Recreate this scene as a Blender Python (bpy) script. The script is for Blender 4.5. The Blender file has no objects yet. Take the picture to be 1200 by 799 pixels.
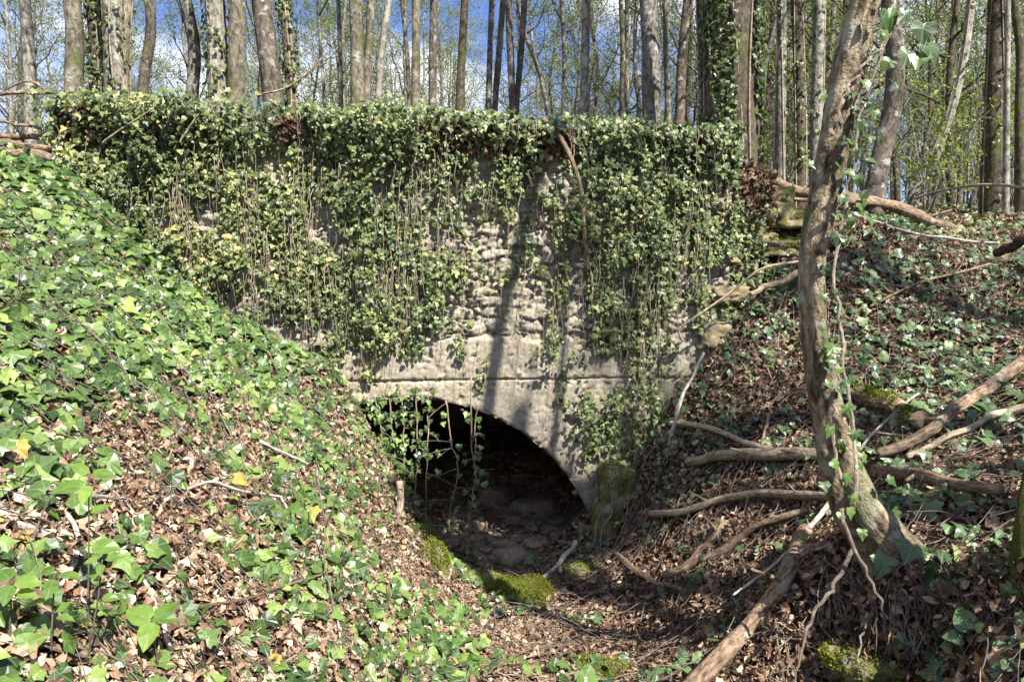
import bpy, math
import numpy as np
from mathutils import Vector

# ------------------------------------------------------------------ camera, sky, sun, exposure
scene = bpy.context.scene
W0, H0, FPX = 1200.0, 799.0, 800.0
CAM = np.array([0.0, 0.0, 1.7]); PITCH = math.radians(5.0)
cam = bpy.data.cameras.new('camera'); camo = bpy.data.objects.new('camera', cam)
scene.collection.objects.link(camo); scene.camera = camo
cam.sensor_width = 36.0; cam.lens = 36.0 * FPX / W0
cam.clip_start = 0.05; cam.clip_end = 1000
camo.location = CAM; camo.rotation_euler = (math.pi / 2 - PITCH, 0, 0)

SUN_AZ, SUN_EL = math.radians(34), math.radians(50)       # to the right behind the camera
SUN = np.array([math.sin(SUN_AZ) * math.cos(SUN_EL), -math.cos(SUN_AZ) * math.cos(SUN_EL), math.sin(SUN_EL)])
sl = bpy.data.lights.new('sun', 'SUN'); sl.energy = 5.0; sl.angle = math.radians(0.55); sl.color = (1.0, 0.95, 0.87)
so = bpy.data.objects.new('sun', sl); scene.collection.objects.link(so)
so.rotation_euler = Vector(SUN).to_track_quat('Z', 'Y').to_euler()

world = bpy.data.worlds.new('World'); scene.world = world; world.use_nodes = True
nt = world.node_tree; nt.nodes.clear()
w_out = nt.nodes.new('ShaderNodeOutputWorld'); w_bg = nt.nodes.new('ShaderNodeBackground')
sky = nt.nodes.new('ShaderNodeTexSky'); sky.sky_type = 'NISHITA'; sky.sun_disc = False
sky.sun_elevation = SUN_EL; sky.sun_rotation = math.atan2(SUN[0], SUN[1])
sky.air_density = 1.0; sky.dust_density = 0.3; sky.ozone_density = 5.0
tc = nt.nodes.new('ShaderNodeTexCoord'); mp = nt.nodes.new('ShaderNodeMapping')
mp.inputs['Scale'].default_value = (1.6, 1.6, 3.2); mp.inputs['Location'].default_value = (0.35, 0.2, 0.1)
nz = nt.nodes.new('ShaderNodeTexNoise'); nz.inputs['Scale'].default_value = 1.7; nz.inputs['Detail'].default_value = 9
nz.inputs['Roughness'].default_value = 0.56; nz.inputs['Distortion'].default_value = 0.4
rp = nt.nodes.new('ShaderNodeValToRGB'); rp.color_ramp.elements[0].position = 0.47; rp.color_ramp.elements[1].position = 0.61
mx = nt.nodes.new('ShaderNodeMix'); mx.data_type = 'RGBA'
mx.inputs[7].default_value = (8.4, 8.8, 9.6, 1)
nt.links.new(tc.outputs['Generated'], mp.inputs['Vector']); nt.links.new(mp.outputs[0], nz.inputs['Vector'])
nt.links.new(nz.outputs['Fac'], rp.inputs[0]); nt.links.new(rp.outputs[0], mx.inputs[0])
tint = nt.nodes.new('ShaderNodeMix'); tint.data_type = 'RGBA'; tint.blend_type = 'MULTIPLY'; tint.inputs[0].default_value = 1.0; tint.inputs[7].default_value = (1.0, .98, 1.25, 1)
nt.links.new(sky.outputs[0], tint.inputs[6]); nt.links.new(tint.outputs[2], mx.inputs[6]); nt.links.new(mx.outputs[2], w_bg.inputs[0])
w_bg.inputs[1].default_value = 0.062
nt.links.new(w_bg.outputs[0], w_out.inputs[0])

scene.view_settings.view_transform = 'Standard'; scene.view_settings.look = 'None'
scene.view_settings.gamma = 1.0; scene.view_settings.exposure = 1.38
scene.view_settings.use_curve_mapping = False
scene.render.engine = 'CYCLES'
scene.cycles.max_bounces = 9; scene.cycles.diffuse_bounces = 6; scene.cycles.transparent_max_bounces = 4
scene.cycles.use_denoising = True

rng = np.random.default_rng(7)
BRP = []
col = scene.collection

# ------------------------------------------------------------------ pixels, noise
def ray(px, py):
    a = (np.asarray(px, float) - W0 / 2) / FPX; b = -(np.asarray(py, float) - H0 / 2) / FPX
    cp, sp = math.cos(PITCH), math.sin(PITCH)
    return np.stack([a, cp + b * sp, -sp + b * cp], -1)
def at(px, py, Y):
    d = ray(px, py); return CAM + d * (np.asarray(Y) / d[..., 1])[..., None]
def pix(P):
    q = np.asarray(P) - CAM; cp, sp = math.cos(PITCH), math.sin(PITCH)
    f = np.maximum(q[..., 1] * cp - q[..., 2] * sp, 0.05); u = q[..., 1] * sp + q[..., 2] * cp
    return W0 / 2 + FPX * q[..., 0] / f, H0 / 2 - FPX * u / f
def _h(ix, iy, iz, s):
    n = (ix.astype(np.int64) * 374761393 + iy.astype(np.int64) * 668265263 + iz.astype(np.int64) * 2147483647 + s * 974711) & 0xFFFFFFFF
    n = ((n ^ (n >> 13)) * 1274126177) & 0xFFFFFFFF
    n = ((n ^ (n >> 16)) * 2246822519) & 0xFFFFFFFF
    return ((n ^ (n >> 15)) & 0xFFFFFF) / float(0xFFFFFF)
def noise3(x, y, z, s=0):
    x, y, z = np.broadcast_arrays(np.asarray(x, float), np.asarray(y, float), np.asarray(z, float))
    x0, y0, z0 = np.floor(x), np.floor(y), np.floor(z); fx, fy, fz = x - x0, y - y0, z - z0
    fx, fy, fz = [t * t * (3 - 2 * t) for t in (fx, fy, fz)]
    r = 0
    for i in (0, 1):
        for j in (0, 1):
            for k in (0, 1):
                r = r + _h(x0 + i, y0 + j, z0 + k, s) * (fx if i else 1 - fx) * (fy if j else 1 - fy) * (fz if k else 1 - fz)
    return r
def fbm(x, y, z=0.0, s=0, o=4):
    r = 0; a = .5; t = 0
    for i in range(o):
        r = r + a * noise3(np.asarray(x) * 2**i + 17.3 * i, np.asarray(y) * 2**i, np.asarray(z) * 2**i, s + i); t += a; a *= .5
    return r / t
def sstep(x, a, b):
    t = np.clip((np.asarray(x, float) - a) / (b - a), 0, 1); return t * t * (3 - 2 * t)
def unit(v): return v / np.maximum(np.linalg.norm(v, axis=-1, keepdims=True), 1e-9)

# ------------------------------------------------------------------ mesh helpers
class MB:
    def __init__(s): s.V = []; s.F = []; s.R = []; s.U = []; s.M = []; s.n = 0
    def add(s, V, F, rnd=None, uv=None, mi=0):
        V = np.asarray(V, float); F = np.asarray(F, np.int64)
        s.V.append(V); s.F.append((F + s.n, mi)); n = len(V); s.n += n
        s.R.append(np.full(n, .5) if rnd is None else np.broadcast_to(np.asarray(rnd, float), (n,)))
        s.U.append(np.zeros((n, 2)) if uv is None else np.asarray(uv, float))
        return s
    def build(s, name, mats, parent=None, smooth=True, loc=None):
        V = np.concatenate(s.V).astype(np.float32); R = np.concatenate(s.R).astype(np.float32); U = np.concatenate(s.U).astype(np.float32)
        if loc is not None: V = V - np.asarray(loc, np.float32)
        me = bpy.data.meshes.new(name)
        cnt = np.concatenate([np.full(len(F), F.shape[1]) for F, _ in s.F]); idx = np.concatenate([F.ravel() for F, _ in s.F])
        mi = np.concatenate([np.full(len(F), m) for F, m in s.F])
        me.vertices.add(len(V)); me.vertices.foreach_set('co', V.ravel())
        me.loops.add(len(idx)); me.loops.foreach_set('vertex_index', idx.astype(np.int32))
        me.polygons.add(len(cnt)); st = np.zeros(len(cnt), np.int32); st[1:] = np.cumsum(cnt)[:-1]
        me.polygons.foreach_set('loop_start', st)
        me.polygons.foreach_set('material_index', mi.astype(np.int32))
        me.polygons.foreach_set('use_smooth', np.full(len(cnt), smooth))
        a = me.attributes.new('rnd', 'FLOAT', 'POINT'); a.data.foreach_set('value', R)
        uvl = me.uv_layers.new(name='UVMap'); uvl.data.foreach_set('uv', U[idx].ravel())
        me.update(calc_edges=True); me.validate()
        for m in (mats if isinstance(mats, (list, tuple)) else [mats]): me.materials.append(m)
        o = bpy.data.objects.new(name, me); col.objects.link(o)
        if parent is not None: o.parent = parent
        elif loc is not None: o.location = loc
        return o
def tag(o, label=None, cat=None, group=None, kind=None):
    if label: o['label'] = label
    if cat: o['category'] = cat
    if group: o['group'] = group
    if kind: o['kind'] = kind
    return o
def thing(name, loc, label, cat, group=None):
    o = bpy.data.objects.new(name, None); col.objects.link(o); o.location = tuple(float(v) for v in loc)
    o.empty_display_size = .1
    return tag(o, label, cat, group)
def tube(P, r, seg=8, rough=0.0, seed=0, ridges=0.0, nr=5, fscale=6.0, cap=True):
    P = np.asarray(P, float); n = len(P); r = np.broadcast_to(np.asarray(r, float), (n,))
    T = np.zeros_like(P); T[1:-1] = P[2:] - P[:-2]; T[0] = P[1] - P[0]; T[-1] = P[-1] - P[-2]; T = unit(T)
    ref = np.array([0, 1.0, 0.02]) if abs(T[:, 1]).mean() < .8 else np.array([0, 0.02, 1.0])
    B = unit(np.cross(T, ref)); N = np.cross(B, T)
    th = np.linspace(0, 2 * math.pi, seg + 1)
    L = np.concatenate([[0], np.cumsum(np.linalg.norm(np.diff(P, axis=0), axis=1))])
    rr = np.repeat(r[:, None], seg + 1, 1)
    if rough or ridges:
        c, s_ = np.cos(th)[None] * 1.0, np.sin(th)[None] * 1.0
        nn = fbm(c * 1.3 + 5, s_ * 1.3, (L * fscale)[:, None] * .35 + 0 * c, seed, 4) - .5
        rr = rr * (1 + rough * 2 * nn)
        if ridges:
            ph = (noise3(L * 1.3, 0 * L, 0 * L, seed + 3) * 5)[:, None]
            rr = rr * (1 + ridges * np.sin(nr * th[None] + ph) * (.5 + noise3(c + 3, s_, (L * 2)[:, None] + 0 * c, seed + 9)))
    V = P[:, None] + rr[..., None] * (np.cos(th)[None, :, None] * B[:, None] + np.sin(th)[None, :, None] * N[:, None])
    uv = np.stack(np.broadcast_arrays(th[None] * max(r.mean(), .01), L[:, None]), -1).reshape(-1, 2)
    V = V.reshape(-1, 3); m = seg + 1
    i, j = np.meshgrid(np.arange(n - 1), np.arange(seg), indexing='ij')
    F = np.stack([i * m + j, i * m + j + 1, (i + 1) * m + j + 1, (i + 1) * m + j], -1).reshape(-1, 4)
    if cap:
        V = np.concatenate([V, P[[0]], P[[-1]]]); uv = np.concatenate([uv, [[0, 0], [0, 0]]]); k = n * m
        j = np.arange(seg)
        F = np.concatenate([F, np.stack([0 * j + k, j + 1, j, 0 * j + k], -1)[:, [0, 1, 2, 2]], np.stack([0 * j + k + 1, (n - 1) * m + j, (n - 1) * m + j + 1], -1)[:, [0, 1, 2, 2]]])
    return V, F, uv
def addtube(mb, *a, rnd=None, mi=0, **k):
    V, F, uv = tube(*a, **k)
    q = F[:, 2] != F[:, 3]
    mb.add(V, F[q], rnd, uv, mi)
    if (~q).any():
        mb.F.append((F[~q][:, :3] + mb.n - len(V), mi))
def spline(P, n=24, vals=None):
    P = np.asarray(P, float); t = np.arange(len(P)); u = np.linspace(0, len(P) - 1, n)
    i = np.clip(u.astype(int), 0, len(P) - 2); f = (u - i)[:, None]
    def g(k): return P[np.clip(k, 0, len(P) - 1)]
    p0, p1, p2, p3 = g(i - 1), g(i), g(i + 1), g(i + 2)
    Q = .5 * ((2 * p1) + (p2 - p0) * f + (2 * p0 - 5 * p1 + 4 * p2 - p3) * f**2 + (3 * p1 - p0 - 3 * p2 + p3) * f**3)
    if vals is None: return Q
    return Q, np.interp(u, t, vals)

# leaf shapes: base at the origin, tip along +Y, face up +Z, about one unit long
def leaf_tpl(half, cen, fold=.18, droop=.25, wave=0.):
    R = [np.array(p, float) for p in half]; pts = [(0, .0)] + [tuple(p) for p in R] + [(-p[0], p[1]) for p in R[::-1] if p[0] > 1e-6]
    V = np.array([cen] + pts, float); n = len(pts)
    z = fold * np.abs(V[:, 0]) - droop * (V[:, 1] - .2)**2 + wave * np.sin(V[:, 0] * 9 + V[:, 1] * 7)
    F = np.array([(0, 1 + i, 1 + (i + 1) % n) for i in range(n)])
    return np.column_stack([V, z]), F, V.copy()
IVY = [leaf_tpl([(.10, -.08), (.30, -.14), (.45, -.03), (.42, .13), (.56, .33), (.38, .46), (.24, .60), (.11, .82), (0, 1.0)], (0, .25), .16, .3, .02),
       leaf_tpl([(.12, -.10), (.34, -.10), (.47, .04), (.45, .20), (.53, .40), (.34, .52), (.21, .66), (.10, .84), (0, .98)], (0, .25), .28, .15, .02),
       leaf_tpl([(.10, -.07), (.30, -.08), (.46, .08), (.47, .27), (.38, .50), (.22, .72), (.09, .90), (0, 1.0)], (0, .3), .12, .4, .03),
       leaf_tpl([(.09, -.08), (.28, -.18), (.48, -.12), (.40, .08), (.58, .28), (.40, .40), (.22, .54), (.10, .80), (0, 1.04)], (0, .22), -.14, .25, .03),
       leaf_tpl([(.13, -.09), (.36, -.06), (.50, .12), (.40, .27), (.46, .44), (.28, .56), (.13, .80), (0, .95)], (0, .28), .05, .6, .05)]
HEART = [leaf_tpl([(.15, -.04), (.30, .12), (.34, .35), (.26, .62), (.12, .85), (0, 1.0)], (0, .4), .2, .2, .02),
         leaf_tpl([(.12, -.02), (.26, .14), (.31, .38), (.24, .66), (.1, .88), (0, 1.02)], (0, .42), .1, .35, .02)]
def dead_tpl(w, cx, cy, tw, lob, k):
    q = np.random.default_rng(k); n = 13; a = np.linspace(0, 2 * math.pi, n + 1)[:-1] + q.normal(size=n) * .09
    r = 1 + lob * q.normal(size=n); x = np.concatenate([[0], w * np.sin(a) * r]); y = np.concatenate([[0], .5 * np.cos(a) * r])
    y[1] *= 1.18
    z = cx * (x / w)**2 * .3 + cy * y**2 * 1.2 + tw * x * y * 2 + np.concatenate([[0], q.normal(size=n) * .05])
    F = np.array([(0, 1 + i, 1 + (i + 1) % n) for i in range(n)])
    return np.column_stack([x, y, z]), F, np.column_stack([x, y + .5])
DEAD = [dead_tpl(*c, k) for k, c in enumerate([(.26, .25, .2, .1, .05), (.3, -.35, .5, -.5, .06), (.22, 1.0, -.3, .4, .07), (.36, .35, .7, .5, .2), (.17, .9, .6, 0., .08), (.40, -.3, -.6, .4, .24), (.3, .1, .3, .8, .1),
        (.34, 1.2, .2, -.3, .18), (.28, -.9, .9, .3, .12), (.42, .5, -.2, .6, .28), (.15, .3, 1.2, .2, .15), (.24, -.5, -.9, -.6, .1)])]
BUD = [(np.array([[0, 0, 0], [.34, .5, .1], [0, 1, 0], [-.34, .5, .1]], float), np.array([[0, 1, 2], [0, 2, 3]]), np.array([[0, 0], [.3, .5], [0, 1], [-.3, .5]]))]
def scatter(mb, tpls, pos, nrm, tip, size, rnd, mi=0):
    pos = np.asarray(pos); N = len(pos)
    if N == 0: return
    Z = unit(nrm); Y = unit(tip - Z * (tip * Z).sum(-1, keepdims=True)); X = np.cross(Y, Z)
    size = np.broadcast_to(size, (N,)); rnd = np.broadcast_to(rnd, (N,))
    which = rng.integers(0, len(tpls), N)
    for k, (tv, tf, tu) in enumerate(tpls):
        s = np.where(which == k)[0]
        if len(s) == 0: continue
        wx = rng.uniform(.8, 1.2, len(s))
        V = pos[s][:, None] + size[s][:, None, None] * (tv[None, :, 0:1] * wx[:, None, None] * X[s][:, None] + tv[None, :, 1:2] * Y[s][:, None] + tv[None, :, 2:3] * Z[s][:, None])
        F = tf[None] + (np.arange(len(s)) * len(tv))[:, None, None]
        mb.add(V.reshape(-1, 3), F.reshape(-1, tf.shape[1]), np.repeat(rnd[s], len(tv)), np.tile(tu, (len(s), 1)), mi)
def rdir(n): return unit(rng.normal(size=(n, 3)))

# ------------------------------------------------------------------ materials
class Mat:
    def __init__(s, name, rough=.8, spec=.3):
        s.m = bpy.data.materials.new(name); s.m.use_nodes = True; s.t = s.m.node_tree; s.t.nodes.clear()
        s.out = s.n('OutputMaterial'); s.b = s.n('BsdfPrincipled'); s.b.inputs['Roughness'].default_value = rough
        s.b.inputs['Specular IOR Level'].default_value = spec; s.l(s.b.outputs[0], s.out.inputs[0])
    def n(s, k): return s.t.nodes.new('ShaderNode' + k)
    def l(s, a, b): s.t.links.new(a, b)
    def attr(s, a): x = s.n('Attribute'); x.attribute_name = a; return x.outputs['Fac']
    def coord(s, which='Object', scale=(1, 1, 1)):
        c = s.n('TexCoord'); m = s.n('Mapping'); m.inputs['Scale'].default_value = scale; s.l(c.outputs[which], m.inputs[0]); return m.outputs[0]
    def noise(s, vec, scale, detail=5, rough=.55, dist=0.):
        x = s.n('TexNoise'); x.inputs['Scale'].default_value = scale; x.inputs['Detail'].default_value = detail
        x.inputs['Roughness'].default_value = rough; x.inputs['Distortion'].default_value = dist; s.l(vec, x.inputs['Vector']); return x.outputs['Fac']
    def ramp(s, fac, stops):
        x = s.n('ValToRGB'); e = x.color_ramp.elements
        while len(e) < len(stops): e.new(.5)
        for el, (p, c) in zip(e, stops): el.position = p; el.color = (*c, 1) if len(c) == 3 else c
        s.l(fac, x.inputs[0]); return x.outputs[0]
    def mix(s, fac, a, b, mode='MIX'):
        x = s.n('Mix'); x.data_type = 'RGBA'; x.blend_type = mode
        for i, v in ((0, fac), (6, a), (7, b)):
            if isinstance(v, (int, float)): x.inputs[i].default_value = v
            elif isinstance(v, tuple): x.inputs[i].default_value = (*v, 1)
            else: s.l(v, x.inputs[i])
        return x.outputs[2]
    def math(s, op, a, b=0., c=None):
        x = s.n('Math'); x.operation = op
        for i, v in enumerate((a, b, c)):
            if v is None: continue
            if isinstance(v, (int, float)): x.inputs[i].default_value = v
            else: s.l(v, x.inputs[i])
        return x.outputs[0]
    def bump(s, h, strength=.5, dist=.02):
        x = s.n('Bump'); x.inputs['Strength'].default_value = strength; x.inputs['Distance'].default_value = dist
        s.l(h, x.inputs['Height']); s.l(x.outputs[0], s.b.inputs['Normal'])
    def base(s, c):
        if isinstance(c, tuple): s.b.inputs['Base Color'].default_value = (*c, 1)
        else: s.l(c, s.b.inputs['Base Color'])
    def translucent(s, c, amt):
        t = s.n('BsdfTranslucent'); x = s.n('MixShader'); x.inputs[0].default_value = amt
        s.l(c, t.inputs[0]); s.l(s.b.outputs[0], x.inputs[1]); s.l(t.outputs[0], x.inputs[2]); s.l(x.outputs[0], s.out.inputs[0])
def G(*c): return tuple(c)

def leaf_mat(name, stops, rough=.4, spec=.4, trans=.25, veins=True, blotch=.35):
    m = Mat(name, rough, spec); c = m.ramp(m.attr('rnd'), stops)
    v = m.coord('Object'); n = m.noise(v, 55, 3)
    c = m.mix(blotch, c, m.mix(1.0, c, m.ramp(n, [(.3, G(.45, .5, .4)), (.7, G(1.5, 1.45, 1.3))]), 'MULTIPLY'))
    if veins:
        tcn = m.n('TexCoord'); sp = m.n('SeparateXYZ'); m.l(tcn.outputs['UV'], sp.inputs[0])
        ang = m.math('ARCTAN2', sp.outputs[0], sp.outputs[1]); r = m.math('SQRT', m.math('ADD', m.math('MULTIPLY', sp.outputs[0], sp.outputs[0]), m.math('MULTIPLY', sp.outputs[1], sp.outputs[1])))
        d = m.math('ABSOLUTE', m.math('SUBTRACT', m.math('FRACT', m.math('ADD', m.math('DIVIDE', ang, .86), .5)), .5))
        w = m.math('MULTIPLY', d, r); k = m.math('LESS_THAN', w, .022)
        c = m.mix(m.math('MULTIPLY', k, .3), c, G(.26, .32, .14))
    m.base(c)
    if trans: m.translucent(m.mix(1.0, c, G(1.5, 1.7, .7), 'MULTIPLY'), trans)
    return m.m
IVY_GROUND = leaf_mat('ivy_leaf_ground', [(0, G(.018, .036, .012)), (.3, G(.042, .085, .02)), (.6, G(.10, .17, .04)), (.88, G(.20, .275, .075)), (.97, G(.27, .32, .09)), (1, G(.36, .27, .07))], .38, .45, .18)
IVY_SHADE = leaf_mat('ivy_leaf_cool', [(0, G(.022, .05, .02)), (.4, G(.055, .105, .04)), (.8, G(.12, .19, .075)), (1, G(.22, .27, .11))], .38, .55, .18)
IVY_WALL = leaf_mat('ivy_leaf_wall', [(0, G(.022, .038, .013)), (.3, G(.065, .095, .03)), (.6, G(.14, .175, .06)), (.85, G(.24, .265, .11)), (.95, G(.34, .34, .14)), (1, G(.46, .36, .12))], .38, .4, .22)
IVY_DRY = leaf_mat('ivy_leaf_withered', [(0, G(.05, .025, .018)), (.5, G(.12, .07, .045)), (1, G(.24, .17, .12))], .7, .2, .1, False)
SPRING = leaf_mat('spring_leaf', [(0, G(.05, .08, .015)), (.5, G(.13, .18, .03)), (1, G(.26, .31, .06))], .45, .3, .4, False)
SEEDLING = leaf_mat('seedling_leaf', [(0, G(.075, .15, .03)), (1, G(.19, .29, .055))], .4, .35, .4, True)
LITTER = leaf_mat('dead_leaf', [(0, G(.035, .022, .017)), (.25, G(.10, .056, .040)), (.5, G(.22, .13, .088)), (.72, G(.33, .225, .155)), (.88, G(.45, .335, .245)), (1, G(.56, .46, .37))], .55, .35, .08, False, .5)

def bark_mat(name, dark, light, moss=0., lichen=0., sc=1.0, bump=.6, mosscol=(.075, .085, .02)):
    m = Mat(name, .9, .15); v = m.coord('UV', (1, .36, 1)); o = m.coord('Object')
    f = m.noise(v, 60 * sc, 6, .6, .4); g = m.noise(o, 3.4, 6, .65)
    c = m.ramp(f, [(.36, dark), (.5, tuple(.5 * (a + b) for a, b in zip(dark, light))), (.64, light)])
    c = m.mix(.6, c, m.mix(1.0, c, m.ramp(g, [(.35, G(.35, .34, .32)), (.65, G(1.5, 1.45, 1.4))]), 'MULTIPLY'))
    if lichen:
        k = m.ramp(m.noise(o, 9, 4, .6), [(.62 - .2 * lichen, G(0, 0, 0)), (.7 - .2 * lichen, G(1, 1, 1))])
        c = m.mix(m.math('MULTIPLY', k, .8), c, G(.36, .35, .28))
    if moss:
        k = m.ramp(m.noise(o, 4.5, 6, .65), [(.66 - .35 * moss, G(0, 0, 0)), (.76 - .35 * moss, G(1, 1, 1))])
        c = m.mix(m.math('MULTIPLY', k, .85), c, mosscol)
    m.base(c); m.bump(m.math('ADD', f, m.math('MULTIPLY', m.noise(o, 130 * sc, 3), .5)), bump, .02)
    return m.m
BARK_MAIN = bark_mat('bark_hornbeam', G(.05, .038, .022), G(.34, .28, .19), .36, .36, .5, 1.0)
BARK_TAN = bark_mat('bark_tan', G(.065, .056, .04), G(.225, .205, .15), .42, .4, .5)
BARK_BROWN = bark_mat('bark_brown', G(.045, .038, .03), G(.165, .142, .115), .2, .3, .5)
BARK_GREY = bark_mat('bark_grey', G(.055, .051, .045), G(.21, .198, .17), .35, .45, .6)
BARK_DARK = bark_mat('bark_dark', G(.035, .03, .022), G(.13, .105, .08), .45, .1, .6)
BARK_PALE = bark_mat('bark_pale', G(.08, .075, .064), G(.36, .34, .29), .3, .5, .5)
BARKS = [BARK_TAN, BARK_BROWN, BARK_GREY, BARK_DARK, BARK_PALE]
TWIG = bark_mat('twig_bark', G(.08, .068, .055), G(.24, .205, .17), 0, .2, 1.5)
STEM = bark_mat('ivy_stem', G(.17, .13, .10), G(.42, .35, .27), 0, .2, 1.5)
WOOD_PALE = bark_mat('dead_wood_pale', G(.20, .15, .10), G(.50, .41, .30), .12, .25, 1.0)
WOOD_BROWN = bark_mat('dead_wood_brown', G(.09, .06, .04), G(.32, .235, .165), .22, .2, 1.0)
WOOD_GREY = bark_mat('dead_wood_grey', G(.24, .215, .185), G(.62, .57, .50), .1, .4, 1.0)
WOOD_DARK = bark_mat('dead_wood_dark', G(.04, .03, .024), G(.16, .12, .09), .25, .15, 1.0)
WOOD_MOSS = bark_mat('mossy_wood', G(.07, .05, .03), G(.24, .17, .11), 1.0, .1, 1.0, .8, (.15, .165, .02))

def moss_mat():
    m = Mat('moss', .95, .1); o = m.coord('Object'); n = m.noise(o, 38, 5, .65); g = m.noise(o, 5, 3)
    c = m.ramp(n, [(.28, G(.03, .04, .008)), (.5, G(.09, .11, .016)), (.75, G(.19, .21, .035))])
    c = m.mix(m.ramp(g, [(.45, G(0, 0, 0)), (.7, G(1, 1, 1))]), c, m.mix(.5, c, G(.16, .12, .04)))
    m.base(c); m.bump(n, 1.0, .03); return m.m
MOSS = moss_mat()
def stone_mat(name, lo, hi, moss=.3, warm=(.34, .27, .14)):
    m = Mat(name, .92, .15); o = m.coord('Object')
    n1 = m.noise(o, 3.2, 7, .65); n2 = m.noise(o, 22, 7, .7); n3 = m.noise(o, 130, 4, .7)
    c = m.ramp(n2, [(.28, lo), (.62, hi)])
    c = m.mix(m.ramp(n1, [(.46, G(0, 0, 0)), (.68, G(1, 1, 1))]), c, m.mix(.6, c, warm))
    c = m.mix(.5, c, m.mix(1.0, c, m.ramp(m.attr('rnd'), [(0, G(.55, .54, .52)), (1, G(1.35, 1.3, 1.2))]), 'MULTIPLY'))
    c = m.mix(.45, c, m.mix(1.0, c, m.ramp(n3, [(.3, G(.5, .5, .5)), (.6, G(1.2, 1.2, 1.2))]), 'MULTIPLY'))
    if moss:
        k = m.ramp(m.noise(o, 6.5, 6, .7), [(.70 - .3 * moss, G(0, 0, 0)), (.8 - .3 * moss, G(1, 1, 1))])
        c = m.mix(m.math('MULTIPLY', k, .8), c, G(.10, .115, .02))
    m.base(c); m.bump(m.math('ADD', n2, m.math('MULTIPLY', n3, .5)), .8, .02); return m.m
RUBBLE = stone_mat('rubble_masonry', G(.165, .148, .118), G(.43, .395, .325), .14, G(.38, .32, .2))
ASHLAR = stone_mat('weathered_block', G(.20, .178, .14), G(.44, .40, .325), .06, G(.31, .26, .17))
VAULTM = stone_mat('vault_stone', G(.20, .15, .11), G(.48, .38, .28), .1, G(.44, .31, .2))
STONE = stone_mat('loose_stone', G(.12, .105, .08), G(.34, .30, .23), .25)
BLOCK = stone_mat('broken_block', G(.10, .085, .06), G(.32, .275, .19), .4, G(.30, .25, .12))
STONE_DARK = stone_mat('damp_stone', G(.14, .115, .08), G(.40, .33, .24), .25, G(.36, .23, .13))
STONE_MOSS = stone_mat('mossy_stone', G(.12, .105, .075), G(.33, .29, .20), .9)
def soil_mat():
    m = Mat('forest_soil', .95, .1); o = m.coord('Object'); n = m.noise(o, 14, 7, .7); n2 = m.noise(o, 90, 4, .7)
    c = m.ramp(n, [(.3, G(.025, .017, .011)), (.55, G(.075, .05, .033)), (.75, G(.15, .105, .07))])
    c = m.mix(.6, c, m.mix(1.0, c, m.ramp(n2, [(.3, G(.4, .4, .4)), (.65, G(1.6, 1.5, 1.4))]), 'MULTIPLY'))
    m.base(c); m.bump(m.math('ADD', n, n2), 1.0, .03); return m.m
SOIL = soil_mat()

# ------------------------------------------------------------------ terrain
XL, XR = -3.64, 1.92
def yw(x): return 5.99 + .076 * np.asarray(x, float)
def ztop(x): return 3.10 - .15 * (np.asarray(x, float) + 3.8) / 5.9 + .05 * (noise3(np.asarray(x) * 2.2, 0, 0, 5) - .5)
AX, AZ, AR = -.926, -1.07, 1.76                               # the arch
CP = [(0,190,4.9),(0,240,4.2),(0,300,3.6),(0,400,2.9),(0,500,2.4),(0,600,2.0),(0,700,1.7),(0,795,1.45),
 (65,204,5.6),(100,268,4.8),(200,326,5.65),(200,366,4.9),(200,404,4.2),(200,500,3.3),(200,600,2.7),(200,700,2.25),(200,795,1.95),
 (300,405,5.7),(300,440,5.0),(300,476,4.5),(300,560,3.6),(300,660,2.9),(300,790,2.3),(400,448,5.8),(400,540,4.4),(400,640,3.5),(400,740,2.9),
 (425,490,5.8),(440,520,5.6),(462,575,5.4),(482,618,5.25),(498,655,4.9),(512,706,4.4),(500,790,3.2),(450,790,2.8),
 (560,672,5.6),(600,668,5.7),(650,650,5.7),(600,712,4.75),(560,725,4.4),(650,700,4.9),(650,795,3.2),(580,795,3.2),
 (720,640,5.5),(690,660,5.4),(760,545,5.6),(800,480,5.75),(840,420,5.85),(880,370,6.0),(920,310,6.3),(940,262,6.9),(1000,252,7.6),(1100,275,7.1),(1200,290,6.6),
 (1200,400,4.9),(1200,500,3.7),(1200,600,2.7),(1100,400,5.1),(1100,500,4.0),(1000,400,5.3),(1000,500,4.4),(1000,600,3.5),(1100,590,3.0),(900,600,4.2),(900,500,4.9),(850,700,3.7),(760,700,4.3),(760,795,3.2),(900,795,2.75),(900,700,3.25),
 (1040,655,2.75),(980,660,2.95),(985,720,2.75),(1040,700,2.62),(1040,795,2.4),(1120,650,2.55),(1130,700,2.3),(1120,795,2.1),(1200,680,2.1),(1200,795,1.65)]
cpP = at([c[0] for c in CP], [c[1] for c in CP], [c[2] for c in CP])
extra = np.array([(0, 0, .1), (.6, 1.2, .12), (-.6, 1.2, .3), (-2.5, 0, 1.6), (-3.2, 2, 2.2), (-5, 3, 2.8), (-5, 6, 2.45), (0, -4, .3), (-4, -4, 2.2), (3, 0, 1.35), (3, 2, 1.2), (4.5, 3, 1.7), (7, 5, 2.3), (7, 8, 2.6), (4, -4, 1.8), (7, 0, 2.1),
                  (-.9, 7, -.75), (.3, 6.4, -.72), (-1, 6.3, -.5), (-1.75, 6.2, .2), (-2.6, 6.2, .75)])
cpP = np.concatenate([cpP, extra])
def _phi(a, b): return np.sqrt(((a[:, None] - b[None])**2).sum(-1) + .02)
A = _phi(cpP[:, :2], cpP[:, :2]) + .02 * np.eye(len(cpP)); one = np.column_stack([np.ones(len(cpP)), cpP[:, :2]])
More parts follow.
